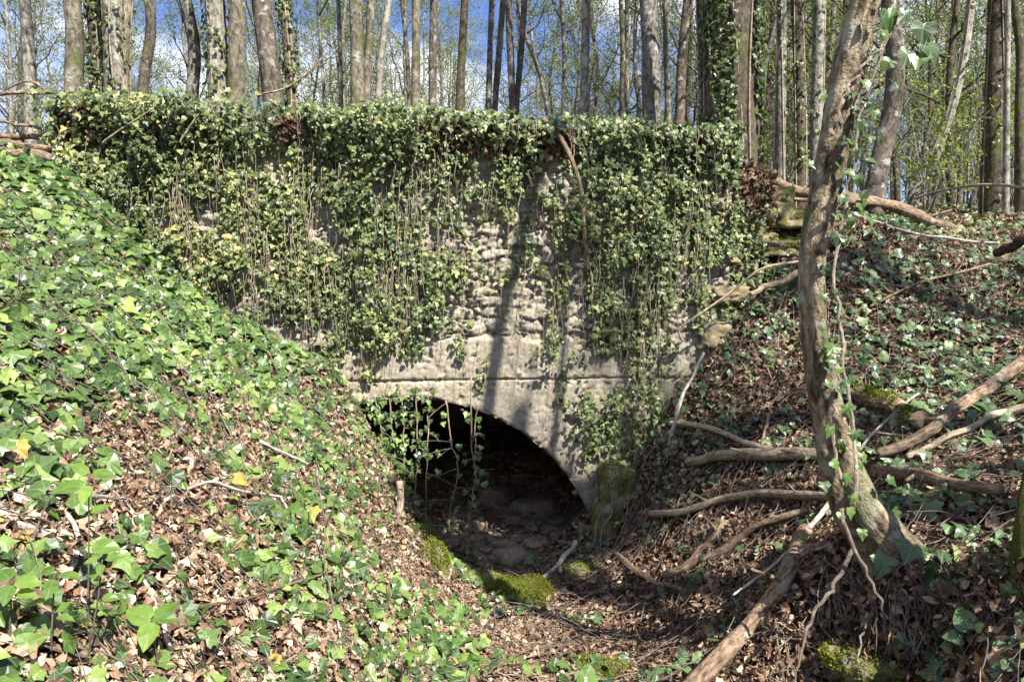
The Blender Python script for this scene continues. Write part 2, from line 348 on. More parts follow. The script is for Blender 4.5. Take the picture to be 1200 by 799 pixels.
M = np.block([[A, one], [one.T, np.zeros((3, 3))]]); sol = np.linalg.solve(M, np.concatenate([cpP[:, 2], np.zeros(3)]))
def front(x, y):
    q = np.column_stack([np.ravel(x), np.ravel(y)]); r = np.zeros(len(q))
    for i in range(0, len(q), 40000):
        s = slice(i, i + 40000); r[s] = _phi(q[s], cpP[:, :2]) @ sol[:-3] + np.column_stack([np.ones(len(q[s])), q[s]]) @ sol[-3:]
    return r.reshape(np.shape(x))
def plateau(x, y):
    rt = sstep(x, 1.8, 4.0)
    return 2.95 - .45 * (1 - sstep(x, -5.2, -3.9)) - .55 * rt * (1 - sstep(y, 8.5, 14)) + .045 * np.clip(y - 9, 0, 45) * (.35 + .65 * rt) + .25 * (fbm(x * .25, y * .25, 0, 3) - .5)
def height(x, y):
    wl = sstep(x, XL - .35, XL); wr = 1 - sstep(x, XR, XR + .35); inw = wl * wr
    right = sstep(x, XR - .1, XR + .3)
    a0 = np.where(right > .5, 7.0, 6.4); b0 = np.where(right > .5, 10.5, 8.5)
    a = a0 * (1 - inw) + (yw(x) + .16) * inw; b = b0 * (1 - inw) + (yw(x) + .30) * inw
    w = sstep((y - a) / (b - a), 0, 1)
    f = np.clip(front(np.clip(x, -7, 9), np.clip(y, -5, 9)), -1.5, 4.0)
    z = f * (1 - w) + plateau(x, y) * w
    z = z + .20 * (1 - w) * (fbm(x * 1.4, y * 1.4, 0, 10, 3) - .5) + .07 * (fbm(x * 3.5, y * 3.5, 0, 11) - .5) + .03 * (fbm(x * 9, y * 9, 0, 12, 3) - .5)
    return z
def axis(lo, fa, fb, hi, st):
    out = list(np.arange(fa, fb, st)); s = st; v = fa; L = []
    while v > lo: s = min(s * 1.18, 3.0); v -= s; L.append(v)
    s = st; v = out[-1]
    while v < hi: s = min(s * 1.18, 3.0); v += s; out.append(v)
    return np.array(L[::-1] + out)
GX = axis(-110, -5, 6.2, 110, .04); GY = axis(-60, .6, 9.2, 170, .04)
GXX, GYY = np.meshgrid(GX, GY, indexing='xy'); GZ = height(GXX, GYY)
def hz(x, y):
    x = np.clip(np.asarray(x, float), GX[0], GX[-1] - 1e-3); y = np.clip(np.asarray(y, float), GY[0], GY[-1] - 1e-3)
    i = np.clip(np.searchsorted(GX, x) - 1, 0, len(GX) - 2); j = np.clip(np.searchsorted(GY, y) - 1, 0, len(GY) - 2)
    u = (x - GX[i]) / (GX[i + 1] - GX[i]); v = (y - GY[j]) / (GY[j + 1] - GY[j])
    return (GZ[j, i] * (1 - u) + GZ[j, i + 1] * u) * (1 - v) + (GZ[j + 1, i] * (1 - u) + GZ[j + 1, i + 1] * u) * v
def hn(x, y, e=.06):
    return unit(np.stack([-(hz(x + e, y) - hz(x - e, y)) / (2 * e), -(hz(x, y + e) - hz(x, y - e)) / (2 * e), np.ones_like(x)], -1))
def hit(px, py, lift=0., ymin=.7):
    d = ray(px, py); d = d / d[1]; Y = np.arange(ymin, 30, .01); P = CAM + d * Y[:, None]
    below = P[:, 2] < hz(P[:, 0], P[:, 1]) + lift
    k = np.argmax(below) if below.any() else len(Y) - 1
    return P[k]
mb = MB(); ny, nx = GZ.shape
jj, ii = np.meshgrid(np.arange(ny - 1), np.arange(nx - 1), indexing='ij')
F = np.stack([jj * nx + ii, jj * nx + ii + 1, (jj + 1) * nx + ii + 1, (jj + 1) * nx + ii], -1).reshape(-1, 4)
cxm = GXX.ravel()[F].mean(1); cym = GYY.ravel()[F].mean(1); d = cym - yw(cxm)
F = F[~((np.abs(cxm - AX) < AR - .02) & (d > .05) & (d < .5))]
mb.add(np.column_stack([GXX.ravel(), GYY.ravel(), GZ.ravel()]), F)
tag(mb.build('ground', SOIL), 'brown woodland soil of the ditch, its banks and the wood beyond', 'ground', kind='structure')

# ------------------------------------------------------------------ the stone culvert
bridge = thing('culvert_bridge', (AX, float(yw(AX)), AZ), 'old stone culvert with a round arch mouth, overgrown with ivy', 'culvert')
bl = np.array(bridge.location)
step = .0135
WX = np.arange(XL, XR + step, step); WZ = np.arange(-1.3, 3.2, step)
UU, ZZ = np.meshgrid(WX, WZ)
zj = .845 + .0 * UU                                             # the long horizontal joint
ash_top = 1.20 + .10 * (fbm(UU * 2.0, UU * 0, 0, 21, 3) - .5) + np.where(UU > .55, -.05, 0) - .22 * sstep(-UU, .9, 1.7) + .10 * (fbm(UU * 5, UU * 0, 3, 22, 3) - .5)
r2 = np.random.default_rng(3)
uw = UU + .12 * (fbm(UU * 5, ZZ * 5, 0, 31) - .5); zw = ZZ + .20 * (fbm(UU * 3.4, ZZ * 3.2, 5, 32) - .5)
def cells(u, v, sd):
    iu, iv = np.floor(u), np.floor(v); f1 = np.full(u.shape, 9.); f2 = f1.copy(); idn = np.zeros(u.shape); big = np.zeros(u.shape)
    for du in (-1, 0, 1):
        for dv in (-1, 0, 1):
            cu, cv = iu + du, iv + dv; pu = cu + .5 + .8 * (_h(cu, cv, cu * 0, sd) - .5); pv = cv + .5 + .55 * (_h(cu, cv, cu * 0, sd + 1) - .5)
            d = np.sqrt((u - pu)**2 + (v - pv)**2); nw = d < f1; f2 = np.where(nw, f1, np.minimum(f2, d)); idn = np.where(nw, _h(cu, cv, cu * 0, sd + 2), idn); big = np.where(nw, _h(cu, cv, cu * 0, sd + 3), big); f1 = np.where(nw, d, f1)
    return f2 - f1, idn, big
dist, srn, boff = cells(uw / .23 + .5 * np.floor(zw / .105) % 1, zw / .115, 5); dist = dist * .10
off = .06 * (boff - .45)
rough = .06 * (fbm(UU * 9, ZZ * 11, 0, 41) - .5) + .05 * (np.abs(fbm(UU * 17, ZZ * 24, 0, 42, 4) - .5) * 2 - .3)
d_rub = -.05 * (1 - sstep(dist, .0, .016)) * sstep(fbm(UU * 4, ZZ * 4, 0, 47), .3, .5) + off + rough
vj = np.full_like(UU, 9.0)
for x0, za, zb, sl_ in [(-2.35, .845, 9, 0), (-1.38, .845, 9, 0), (-.62, -2, .845, .12), (.16, .845, 9, .0), (.40, -2, .845, -.22), (1.0, .845, 9, 0), (1.02, -2, .845, -.5), (1.7, -2, .845, 0), (1.75, .845, 9, 0), (-1.5, -2, .845, -.1)]:
    dx = np.abs(UU - x0 - sl_ * (ZZ - .6) - .012 * (noise3(ZZ * 9, UU * 0, 0, 5) - .5)); dx = np.where((ZZ > za) & (ZZ < zb), dx, 9); vj = np.minimum(vj, dx)
chip = sstep(fbm(UU * 11, ZZ * 11, 0, 58), .52, .7)
hj = np.abs(ZZ - zj - .014 * (noise3(UU * 4, 0, 0, 8) - .5))
g = .03 * (1 - sstep(hj, .002, .012 + .022 * chip)) + .013 * (1 - sstep(vj, .0, .009 + .012 * chip))
pit = sstep(fbm(UU * 20, ZZ * 20, 0, 51), .64, .74)
d_ash = .035 - g - .02 * pit + .006 * (fbm(UU * 4, ZZ * 4, 0, 52, 2) - .5) + .012 * (fbm(UU * 34, ZZ * 34, 0, 53, 2) - .5)
t = sstep(ZZ - ash_top + .10 * (fbm(UU * 6, ZZ * 6, 0, 61) - .5), -.015, .02)
snap = np.hypot(UU - AX, ZZ - AZ)
d_ash = d_ash - (.012 + .035 * chip) * (1 - sstep(snap - AR, -.005, .03)) + .006 * (noise3(np.floor((UU + .3) / .78), np.floor(ZZ / .84), 0, 5) - .5)
disp = d_ash * (1 - t) + d_rub * t
VX, VZ = UU.copy(), np.minimum(ZZ, ztop(UU))
ins = snap < AR
sc = np.where(ins, AR / np.maximum(snap, .2), 1); VX2 = np.where(ins, AX + (UU - AX) * sc, VX); VZ2 = np.where(ins, AZ + (ZZ - AZ) * sc, VZ)
VY = yw(VX2) - disp - .05
nu = len(WX); nz_ = len(WZ)
j, i = np.meshgrid(np.arange(nz_ - 1), np.arange(nu - 1), indexing='ij')
F = np.stack([j * nu + i, j * nu + i + 1, (j + 1) * nu + i + 1, (j + 1) * nu + i], -1).reshape(-1, 4)
insf = ins.ravel()[F].all(1); deep = (snap.ravel()[F] < AR - 3 * step).any(1); zt = (ZZ - ztop(UU)).ravel()[F].min(1) > 0
tf = t.ravel()[F].mean(1) > .5; below = ZZ.ravel()[F].mean(1) < zj.mean()
Vw = np.column_stack([VX2.ravel(), VY.ravel(), VZ2.ravel()])
def sub(mask):
    f = F[mask & ~insf & ~deep & ~zt]; u, inv = np.unique(f, return_inverse=True); return u, inv.reshape(-1, 4)
u, f = sub(tf)
mbw = MB(); mbw.add(Vw[u], f, srn.ravel()[u])
# the closed ends and top of the masonry: sides going back into the bank
for xs in (XL, XR):
    zs = np.arange(-1.3, float(ztop(xs)), .06); ys = np.arange(0, .62, .06); a, b = np.meshgrid(ys, zs)
    Vs = np.column_stack([np.full(a.size, xs) + .05 * (fbm(a * 8, b * 8, 0, 7).ravel() - .5), float(yw(xs)) - .07 + a.ravel(), b.ravel()])
    n1, n2 = a.shape; jj2, ii2 = np.meshgrid(np.arange(n1 - 1), np.arange(n2 - 1), indexing='ij')
    mbw.add(Vs, np.stack([jj2 * n2 + ii2, jj2 * n2 + ii2 + 1, (jj2 + 1) * n2 + ii2 + 1, (jj2 + 1) * n2 + ii2], -1).reshape(-1, 4), noise3(a * 6, b * 6, 0, 3).ravel())
xs = np.arange(XL, XR, .06); ys = np.arange(-.06, .62, .06); a, b = np.meshgrid(xs, ys)
n1, n2 = a.shape; jj2, ii2 = np.meshgrid(np.arange(n1 - 1), np.arange(n2 - 1), indexing='ij')
mbw.add(np.column_stack([a.ravel(), (yw(a) + b).ravel(), (ztop(a) - .01 + .03 * fbm(a * 6, b * 6, 0, 9)).ravel()]), np.stack([jj2 * n2 + ii2, jj2 * n2 + ii2 + 1, (jj2 + 1) * n2 + ii2 + 1, (jj2 + 1) * n2 + ii2], -1).reshape(-1, 4), .5)
def child(mbx, name, mats, parent, smooth=True):
    pl = np.array(parent.location)
    return mbx.build(name, mats, parent, smooth, loc=pl)
tag(child(mbw, 'rubble_wall', RUBBLE, bridge), 'rough courses of weathered rubble stone')
u, f = sub(~tf & ~below); m1 = MB(); m1.add(Vw[u], f, .45 + .3 * fbm(Vw[u][:, 0] * 1.1, Vw[u][:, 2] * 2, 0, 4)); child(m1, 'block_course', ASHLAR, bridge)
u, f = sub(~tf & below); m1 = MB(); m1.add(Vw[u], f, .45 + .3 * fbm(Vw[u][:, 0] * 1.1, Vw[u][:, 2] * 2, 0, 5)); child(m1, 'arch_ring', ASHLAR, bridge)
# vault
th = np.linspace(math.pi * -.04, math.pi * 1.04, 150); yy = np.concatenate([np.arange(-.06, .5, .03), np.arange(.5, 7, .06)])
TH, YY = np.meshgrid(th, yy)
vr = AR + .03 * (fbm(TH * 7, YY * 5, 0, 71) - .5) * sstep(YY, -.09, .0) + .02 * sstep(np.abs(((YY / .28) % 1) - .5), .46, .5) * sstep(YY, .0, .1)
vx = AX + vr * np.cos(TH); m1 = MB()
n1, n2 = TH.shape; jj2, ii2 = np.meshgrid(np.arange(n1 - 1), np.arange(n2 - 1), indexing='ij')
m1.add(np.column_stack([vx.ravel(), (yw(vx) + YY + .0).ravel(), (AZ + vr * np.sin(TH)).ravel()]), np.stack([jj2 * n2 + ii2, jj2 * n2 + ii2 + 1, (jj2 + 1) * n2 + ii2 + 1, (jj2 + 1) * n2 + ii2], -1).reshape(-1, 4), noise3(TH * 5, YY * 4, 0, 8).ravel())
child(m1, 'vault', VAULTM, bridge)
# bed of the passage, closed by earth at its far end
a, b = np.meshgrid(np.arange(AX - AR - .1, AX + AR + .1, .05), np.arange(.0, 7.2, .05))
m1 = MB(); n1, n2 = a.shape; jj2, ii2 = np.meshgrid(np.arange(n1 - 1), np.arange(n2 - 1), indexing='ij')
zb = -.78 + .12 * (fbm(a * 3, b * 3, 0, 13) - .5) + 2.6 * sstep(b, 5.4, 7) + .45 * sstep(AX - .3 - a, 0, 1.2) * (1 - sstep(b, .5, 3))
bedV = np.column_stack([a.ravel(), (yw(a) + b).ravel(), zb.ravel()])
m1.add(bedV, np.stack([jj2 * n2 + ii2, jj2 * n2 + ii2 + 1, (jj2 + 1) * n2 + ii2 + 1, (jj2 + 1) * n2 + ii2], -1).reshape(-1, 4))
tag(m1.build('culvert_floor', STONE_DARK), 'dark earth floor inside the culvert passage', 'ground', kind='structure')

# ------------------------------------------------------------------ stones
def stone(name, c, size, mat, label, cat='stone', group=None, seed=0, rz=0., sub=4, angular=.55, flat=True, moss_tuft=0, tilt=0.):
    import bmesh
    bm = bmesh.new(); bmesh.ops.create_icosphere(bm, subdivisions=sub, radius=1.0)
    V = np.array([v.co[:] for v in bm.verts]); Fq = np.array([[v.index for v in f.verts] for f in bm.faces]); bm.free()
    ex = 2 + 9 * angular**2; p = V / (np.abs(V)**ex).sum(1, keepdims=True)**(1 / ex)
    n = fbm(V[:, 0] * 1.4 + seed, V[:, 1] * 1.4, V[:, 2] * 1.4, seed, 5) - .5
    p = p * (1 + .6 * n)[:, None]
    n2 = fbm(V[:, 0] * 5 + seed, V[:, 1] * 5, V[:, 2] * 5, seed + 3, 4) - .5
    p = p * (1 + .42 * n2)[:, None] * np.array(size)[None] * .55
    cz, sz = math.cos(rz), math.sin(rz); ct, st = math.cos(tilt), math.sin(tilt)
    p = p @ np.array([[ct, 0, st], [0, 1, 0], [-st, 0, ct]]).T @ np.array([[cz, -sz, 0], [sz, cz, 0], [0, 0, 1]]).T
    m = MB().add(p, Fq, noise3(seed * 3.1, 0, 0, 2)); o = m.build(name, mat); o.location = tuple(map(float, c)); tag(o, label, cat, group)
    if moss_tuft:
        tv = V; nn = unit(p / (np.array(size)**2)[None])
        up = np.where((nn[:, 2] > .05))[0]; moss_tuft = int(moss_tuft * 2.2); k = rng.choice(up, moss_tuft); k = k[fbm(V[k, 0] * 2.2 + seed, V[k, 1] * 2.2, V[k, 2] * 2.2, 6, 3) < .6]; moss_tuft = len(k); mm = MB()
        pos = p[k] * rng.uniform(.98, 1.03, (moss_tuft, 1)) + rng.normal(size=(moss_tuft, 3)) * .008
        scatter(mm, BUD, pos, unit(rdir(moss_tuft) + .01), unit(nn[k] + .7 * rdir(moss_tuft)), rng.uniform(.006, .016, moss_tuft), rng.random(moss_tuft))
        mm.build('moss', MOSS_TUFT, o, False)
    return o
MOSS_TUFT = leaf_mat('moss_tuft', [(0, G(.045, .055, .008)), (.6, G(.15, .17, .02)), (1, G(.29, .31, .05))], .8, .1, .25, False)

# the rubble end of the wall, right of the masonry (mossy blocks stepping up the bank)
blocks = [  # px, py, Y, (w, d, h), mossy, label
 (846, 300, 6.2, (.34, .4, .20), 0, 'pale yellow block high in the broken right end of the wall'),
 (850, 346, 6.15, (.40, .4, .22), 0, 'buff block at mid height in the broken end of the wall'),
 (866, 318, 6.35, (.34, .4, .17), 0, 'brown grey block set back in the broken wall end'),
 (880, 258, 6.5, (.34, .4, .2), 0, 'grey block under withered ivy at the broken wall end'),
 (905, 335, 6.45, (.36, .36, .18), 1, 'small mossy block below the ledge at the broken wall end'),
 (912, 292, 6.5, (.62, .5, .20), 2, 'broad green mossy slab stepping down to the leaning trunk'),
 (922, 258, 6.7, (.48, .5, .22), 2, 'mossy slab second from the top of the stepped stones'),
 (908, 232, 6.8, (.42, .5, .24), 2, 'round mossy stone at the top of the stepped stones'),
 (885, 385, 6.15, (.32, .35, .24), 0, 'pale block beside the dark gap at the wall end'),
 (862, 378, 6.2, (.24, .3, .30), 0, 'upright brown block by the dark gap at the wall end'),
 (838, 392, 6.05, (.36, .3, .28), 0, 'smooth buff block low at the right foot of the wall')]
for k, (px, py, Y, sz, ms, lb) in enumerate(blocks):
    stone('mossy_block' if ms else 'wall_block', at(px, py, Y), tuple(.66 * q for q in sz), [BLOCK, STONE_MOSS, STONE_MOSS][ms], lb, 'stone', 'fallen blocks at the right end of the wall', 20 + k, rng.uniform(-.2, .2), 4, .7, moss_tuft=900 if ms == 2 else 0)
r3 = np.random.default_rng(44)
for k in range(64):
    px = r3.uniform(826, 935); py = r3.uniform(250, 400) if px < 862 else r3.uniform(240, 360); s_ = r3.uniform(.08, .19)
    stone('wall_block', at(px, py, 6.2 + .006 * (px - 830) + r3.uniform(0, .1)), (s_ * 1.3, .25, s_ * .75), BLOCK if k % 3 else STONE_MOSS, 'one of the small rough stones packed between the larger blocks of the broken wall end', 'stone', 'small packing stones of the broken wall end', 300 + k, r3.uniform(-.3, .3), 3, .75)
stone('mossy_block', at(722, 572, 5.78), (.26, .3, .36), STONE_MOSS, 'square block with a green moss cap at the right foot of the arch', seed=50, angular=.8, moss_tuft=2200)
stone('mossy_block', at(712, 612, 5.74), (.24, .3, .34), STONE_MOSS, 'dark block under the moss capped one at the right arch foot', seed=51, angular=.7, moss_tuft=300)
stone('mossy_block', at(690, 632, 5.9), (.2, .3, .28), STONE_MOSS, 'dark low block tucked inside the right arch foot', seed=52, angular=.7)
def ground_stone(px, py, size, mat, label, seed, tuft=0, lift=.02, **k):
    p = hit(px, py); p[2] += lift; return stone(k.pop('name', 'mossy_stone'), p, size, mat, label, seed=seed, moss_tuft=tuft, **k)
ground_stone(612, 700, (.40, .32, .17), MOSS, 'rounded bright green mossy stone before the arch mouth', 60, 5000, .04, angular=.25)
ground_stone(556, 688, (.36, .22, .16), STONE_MOSS, 'flat pale stone with patchy moss left of the round mossy stone', 61, 1500, .01, angular=.5)
ground_stone(512, 668, (.17, .16, .36), STONE_MOSS, 'upright olive mossy lump on the edge of the left bank', 62, 3000, .02, angular=.3, tilt=-.2)
ground_stone(498, 630, (.14, .14, .22), STONE_MOSS, 'smaller olive mossy lump higher on the left bank edge', 63, 1500, .0, angular=.3, tilt=-.2)
ground_stone(703, 793, (.24, .2, .11), STONE_MOSS, 'low bright moss cushion at the bottom edge among dead leaves', 64, 3000, .0, angular=.3)
ground_stone(683, 672, (.26, .2, .12), STONE_MOSS, 'low mossy stone right of the white stick', 65, 900, .0, angular=.4)
ground_stone(1000, 775, (.2, .14, .08), STONE_MOSS, 'dark mossy stone under the eroded bank below the leaning tree', 66, 1200, .0, angular=.4)
ground_stone(1030, 788, (.22, .18, .1), STONE_MOSS, 'small mossy stone at the bottom edge below the tree roots', 67, 600, .0, angular=.4)
ground_stone(355, 752, (.10, .08, .05), STONE, 'flat pale grey stone among dead leaves at the lower left', 68, 0, .01, name='flat_stone', sub=3)
ground_stone(335, 715, (.06, .05, .03), ASHLAR, 'white stone chip above the flat grey stone', 69, 0, .01, name='stone_chip', sub=3)
# stones lying in the culvert
rs = np.random.default_rng(5)
k = 0
special = [(625, 600, (.42, .28, .2), 'large flat olive stone in the middle of the culvert floor'), (600, 660, (.26, .22, .18), 'broad grey stone at the mouth of the culvert'),
           (578, 590, (.3, .3, .25), 'reddish stone left of the large flat stone in the culvert'), (590, 690, (.3, .2, .15), 'half buried stone at the very front of the culvert floor')]
def bed_hit(px, py):
    d = ray(px, py); d = d / d[1]; Y = np.arange(5.9, 13, .02); P = CAM + d * Y[:, None]
    i = np.argmax(P[:, 2] < -.76); return P[i]
for k, (px, py, sz, lb) in enumerate(special):
    p = bed_hit(px, py); stone('fallen_stone', p + [0, 0, sz[2] * .2], sz, STONE_DARK, lb, 'stone', 'stones fallen on the culvert floor', 80 + k, rs.uniform(-1, 1), 3, .6)
for k in range(110):
    py = rs.uniform(520, 690); px = rs.uniform(500 + max(0, (py - 560) * .35), min(690, 640 + (py - 520) * .6))
    p = bed_hit(px, py); s = rs.uniform(.08, .22)
    if abs(p[0] - AX) > AR - .25: continue
    stone('fallen_stone', p + [0, 0, s * .08], (s, s * rs.uniform(.6, 1), s * rs.uniform(.35, .6)), STONE_DARK, 'one of the small brown stones strewn over the dark culvert floor', 'stone', 'stones fallen on the culvert floor', 100 + k, rs.uniform(0, 6), 3, .7)

# ------------------------------------------------------------------ density maps taken from the photograph
def dmap(ctrl, sg):
    C = np.array(ctrl, float)
    def f(px, py):
        px = np.clip(px, -60, 1260); py = np.clip(py, 90, 830)
        w = np.exp(-((px[:, None] - C[None, :, 0])**2 + (py[:, None] - C[None, :, 1])**2) / (2 * sg * sg)) + 1e-12
        return (w * C[None, :, 2]).sum(1) / w.sum(1)
    return f
ground_ivy = dmap([(30,230,1),(150,250,1),(100,330,1),(250,330,.95),(50,420,1),(180,420,.95),(300,400,.8),(100,500,.55),(250,480,.6),(380,480,.5),(400,560,.6),(330,560,.4),(330,600,.4),(150,560,.35),(150,600,.3),(250,570,.3),(250,620,.18),(60,640,.5),(50,720,.75),(150,720,.45),(250,690,.35),(330,660,.7),(420,640,.55),(450,720,.6),(330,750,.35),(540,780,.35),(430,780,.75),(500,680,.1),(590,740,.04),(650,760,.02),(560,690,.08),(470,590,.35),
 (760,560,.15),(800,470,.3),(850,430,.35),(850,510,.3),(900,420,.5),(900,520,.2),(1000,340,.55),(1000,440,.65),(1100,320,.55),(1100,420,.75),(1180,350,.5),(1180,450,.6),(1080,480,.6),(1150,560,.5),(1100,600,.5),(1100,660,.8),(1150,690,1),(1180,760,1),(1120,760,.7),(1050,760,.2),(900,620,.08),(850,700,.03),(950,720,.04),(720,700,.05),(760,780,.02)], 42)
wall_ivy = dmap([(60,130,1.2),(130,130,1.2),(200,130,1.2),(300,135,1.0),(400,140,1.0),(500,140,1.1),(600,150,.9),(700,155,.95),(800,160,1.1),(860,170,1.0),
 (100,200,.9),(200,200,1),(300,200,1),(400,200,1),(500,200,.9),(560,200,.8),(610,200,.62),(640,220,.35),(700,200,.95),(800,200,1),(850,230,.7),(120,250,.8),
 (150,260,.85),(250,280,.85),(350,280,.9),(450,280,.85),(540,280,.75),(600,280,.03),(630,270,.3),(680,290,.85),(760,290,.95),(820,290,.55),
 (200,330,.95),(250,350,1),(300,390,.95),(350,350,.95),(430,340,.85),(500,340,.7),(545,330,.62),(602,330,.0),(640,330,.1),(690,350,.95),(750,350,.9),(810,340,.4),(850,350,.05),
 (330,400,.9),(400,400,.5),(460,400,.5),(520,400,.45),(570,400,.1),(610,400,.0),(650,400,.05),(690,410,.95),(740,410,.65),(790,400,.4),(840,400,.05),
 (350,425,.8),(380,445,.5),(410,440,.12),(460,440,.45),(510,440,.25),(560,440,.06),(610,440,.0),(660,450,.05),(700,470,.9),(740,470,.35),(780,450,.3),
 (420,460,.05),(540,460,.2),(600,480,0),(660,490,0),(700,530,.45),(740,520,.3),(770,500,.3),(640,520,0),(680,560,.05),(740,560,.15)], 26)

# ------------------------------------------------------------------ ivy on the wall
def ivy_patch(x, z):
    P = np.column_stack([x, yw(x), z]); px, py = pix(P); dn = wall_ivy(px, py)
    n = fbm(x * 3.2, z * 2.2, 0, 81, 4); g2 = fbm(x * 9, z * 4.5, 3, 87, 3); return np.clip(dn * 1.05 - .04 - (n - .42) * 1.9 - (g2 - .45) * 2.0, 0, 1.2) * sstep(dn, .0, .12), py, dn
N = 74000
x = rng.uniform(XL - .04, XR + .05, N); z = rng.uniform(-.3, 3.2, N)
dn, py, d0 = ivy_patch(x, z); keep = (rng.random(N) < dn) & (z < ztop(x) + .10) & ~((np.hypot(x - AX, z - AZ) < AR - .03)) & (z > hz(x, yw(x) - .15) - .02)
x, z, dn, d0 = x[keep], z[keep], dn[keep], d0[keep]; N = len(x)
th_ = ztop(x) - z
bulge = (.0 + .13 * fbm(x * 1.3, 0 * x, 4, 88) + .10 * sstep(-x, 2, 3.2)) * np.exp(-(np.maximum(th_ - .02, 0) / .16)**2) + .10 * np.clip(dn, 0, 1) * fbm(x * 2.6, z * 2.6, 0, 83) + .16 * sstep(fbm(x * 3.4, z * 2.8, 7, 86, 3), .52, .68) + .02
y = yw(x) - .05 - rng.random(N)**1.3 * (bulge + .05) - .015
nrm = np.column_stack([rng.normal(.12, .45, N), rng.normal(-1, .25, N), rng.normal(.55, .42, N)])
tip = np.column_stack([rng.normal(0, .6, N), rng.normal(-.25, .3, N), rng.normal(-1, .4, N)])
size = rng.uniform(.021, .049, N) * np.where(rng.random(N) < .12, 1.25, 1) * (1 + .15 * np.exp(-(th_ / .25)**2))
yel = sstep(fbm(x * 1.6, z * 1.6, 0, 85), .45, .65) * np.clip((1.2 - x) / 4, 0, 1)
rnd = np.clip(rng.beta(1.5, 2.0, N) + .22 * yel + .35 * (fbm(x * 4, z * 5, 0, 84) - .5), 0, .995)
mi = MB(); scatter(mi, IVY, np.column_stack([x, y, z]), nrm, tip, size, rnd)
# crest: bushy growth standing above and spilling back over the wall top
N = 3400
x = rng.uniform(XL + .04, XR + .1, N); x = x[rng.random(N) < .12 + sstep(fbm(x * 2.1, 0 * x, 9, 35, 3), .45, .6) + sstep(-x, 2.0, 2.8)]; N = len(x); up = rng.random(N)
hump = .03 + .20 * sstep(fbm(x * 1.8 + 3, 0 * x, 0, 91), .45, .72) + .17 * np.exp(-((x + .78) / .25)**2) + .06 * np.exp(-((x + 2.9) / .5)**2)
y = yw(x) + rng.uniform(-.17, .75, N); z = ztop(x) - .03 + up * hump * (1 - sstep(np.abs(y - yw(x)), .3, .8))
nrm = unit(rdir(N) * .55 + np.array([.1, -.45, .85])); tip = rdir(N) + np.array([0, -.5, -.2])
scatter(mi, IVY, np.column_stack([x, y, z]), nrm, tip, rng.uniform(.032, .062, N), np.clip(rng.beta(1.6, 2.0, N), 0, .97))
N = 1500
px = rng.uniform(828, 925, N); q = at(px, rng.uniform(225, 400, N), 6.12 + (px - 840) * .004 - rng.random(N) * .12); k = rng.random(N) < sstep(fbm(q[:, 0] * 5, q[:, 2] * 5, 0, 31), .42, .6); q = q[k]; N = len(q)
scatter(mi, IVY, q, rdir(N) * .6 + np.array([.1, -1, .5]), rdir(N) + np.array([0, -.2, -1.2]), rng.uniform(.028, .055, N), rng.random(N) * .95)
ivy_o = mi.build('ivy', IVY_WALL, None, False); tag(ivy_o, 'thick curtain of small leaved ivy hanging down the stone wall', 'ivy', kind='stuff')
# more sprays over the broken right end, then withered leaves beneath the crest
N = 9000
x = rng.uniform(XL, XR + .42, N); kk = rng.random(N) < sstep(fbm(x * 2.3, 0 * x, 6, 33, 3), .42, .62) * np.where(x > XR, .45, 1); x = x[kk]; N = len(x); z = ztop(np.minimum(x, XR)) - .02 - np.abs(rng.normal(0, .09, N)) - .45 * np.clip(x - XR, 0, 1); y = yw(x) - .07 - rng.random(N) * .13
s = x > XR - .2; z[s] -= rng.random(s.sum()) * .40; y[s] += .1
N2 = 2600; xx_ = rng.uniform(XL, XR, N2); zz_ = rng.uniform(.3, 3., N2); d_, _, _ = ivy_patch(xx_, zz_); k_ = (rng.random(N2) < .25 + d_) & (d_ > 0); xx_, zz_ = xx_[k_], zz_[k_]; N2 = len(xx_)
scatter_mb = MB(); scatter(scatter_mb, IVY + DEAD, np.column_stack([xx_, yw(xx_) - .07 - .05 * rng.random(N2), zz_]), rdir(N2) + np.array([0, -1, .3]), rdir(N2) + np.array([0, 0, -1.2]), rng.uniform(.025, .05, N2), rng.uniform(.6, 1, N2))
scatter(scatter_mb, IVY + DEAD, np.column_stack([x, y, z]), rdir(N) + np.array([0, -1, .3]), rdir(N) + np.array([0, 0, -1.2]), rng.uniform(.035, .065, N), rng.random(N))
scatter_mb.build('withered_leaves', IVY_DRY, ivy_o, False)['kind'] = 'stuff'
# stems
ms = MB()
for k in range(700):
    x0 = rng.uniform(XL, XR); z1 = float(ztop(x0)) + .02; z0 = z1
    if k > 150: z0 = z1 - rng.uniform(.3, 1.6)
    L = rng.uniform(.6, 2.6); zz = np.arange(z0, z0 - L, -.06)
    xx = x0 + rng.normal() * .08 * (z0 - zz) + .06 * (fbm(zz * 1.6, k * 3.3, 0, 7) - .5) * 2 + .006 * rng.normal(size=len(zz)); yy_ = yw(xx) - .085 - .13 * noise3(zz * 3, k * 1.7, 0, 9) - .05 * np.exp(-((z1 - zz) / .2)**2)
    d, _, _ = ivy_patch(xx, zz); g_ = hz(xx, yy_)
    ok = (zz > g_) & ~(np.hypot(xx - AX, zz - AZ) < AR)
    if k % 8: ok &= d > .10
    m_ = len(zz) if ok.all() else int(np.argmin(ok))
    if m_ < 5: continue
    P = np.column_stack([xx, yy_, zz])[:m_]; addtube(ms, P, np.linspace(rng.uniform(.0018, .0042), .0014, m_), 4, rnd=rng.random())
ms.build('stems', STEM, ivy_o)['kind'] = 'stuff'

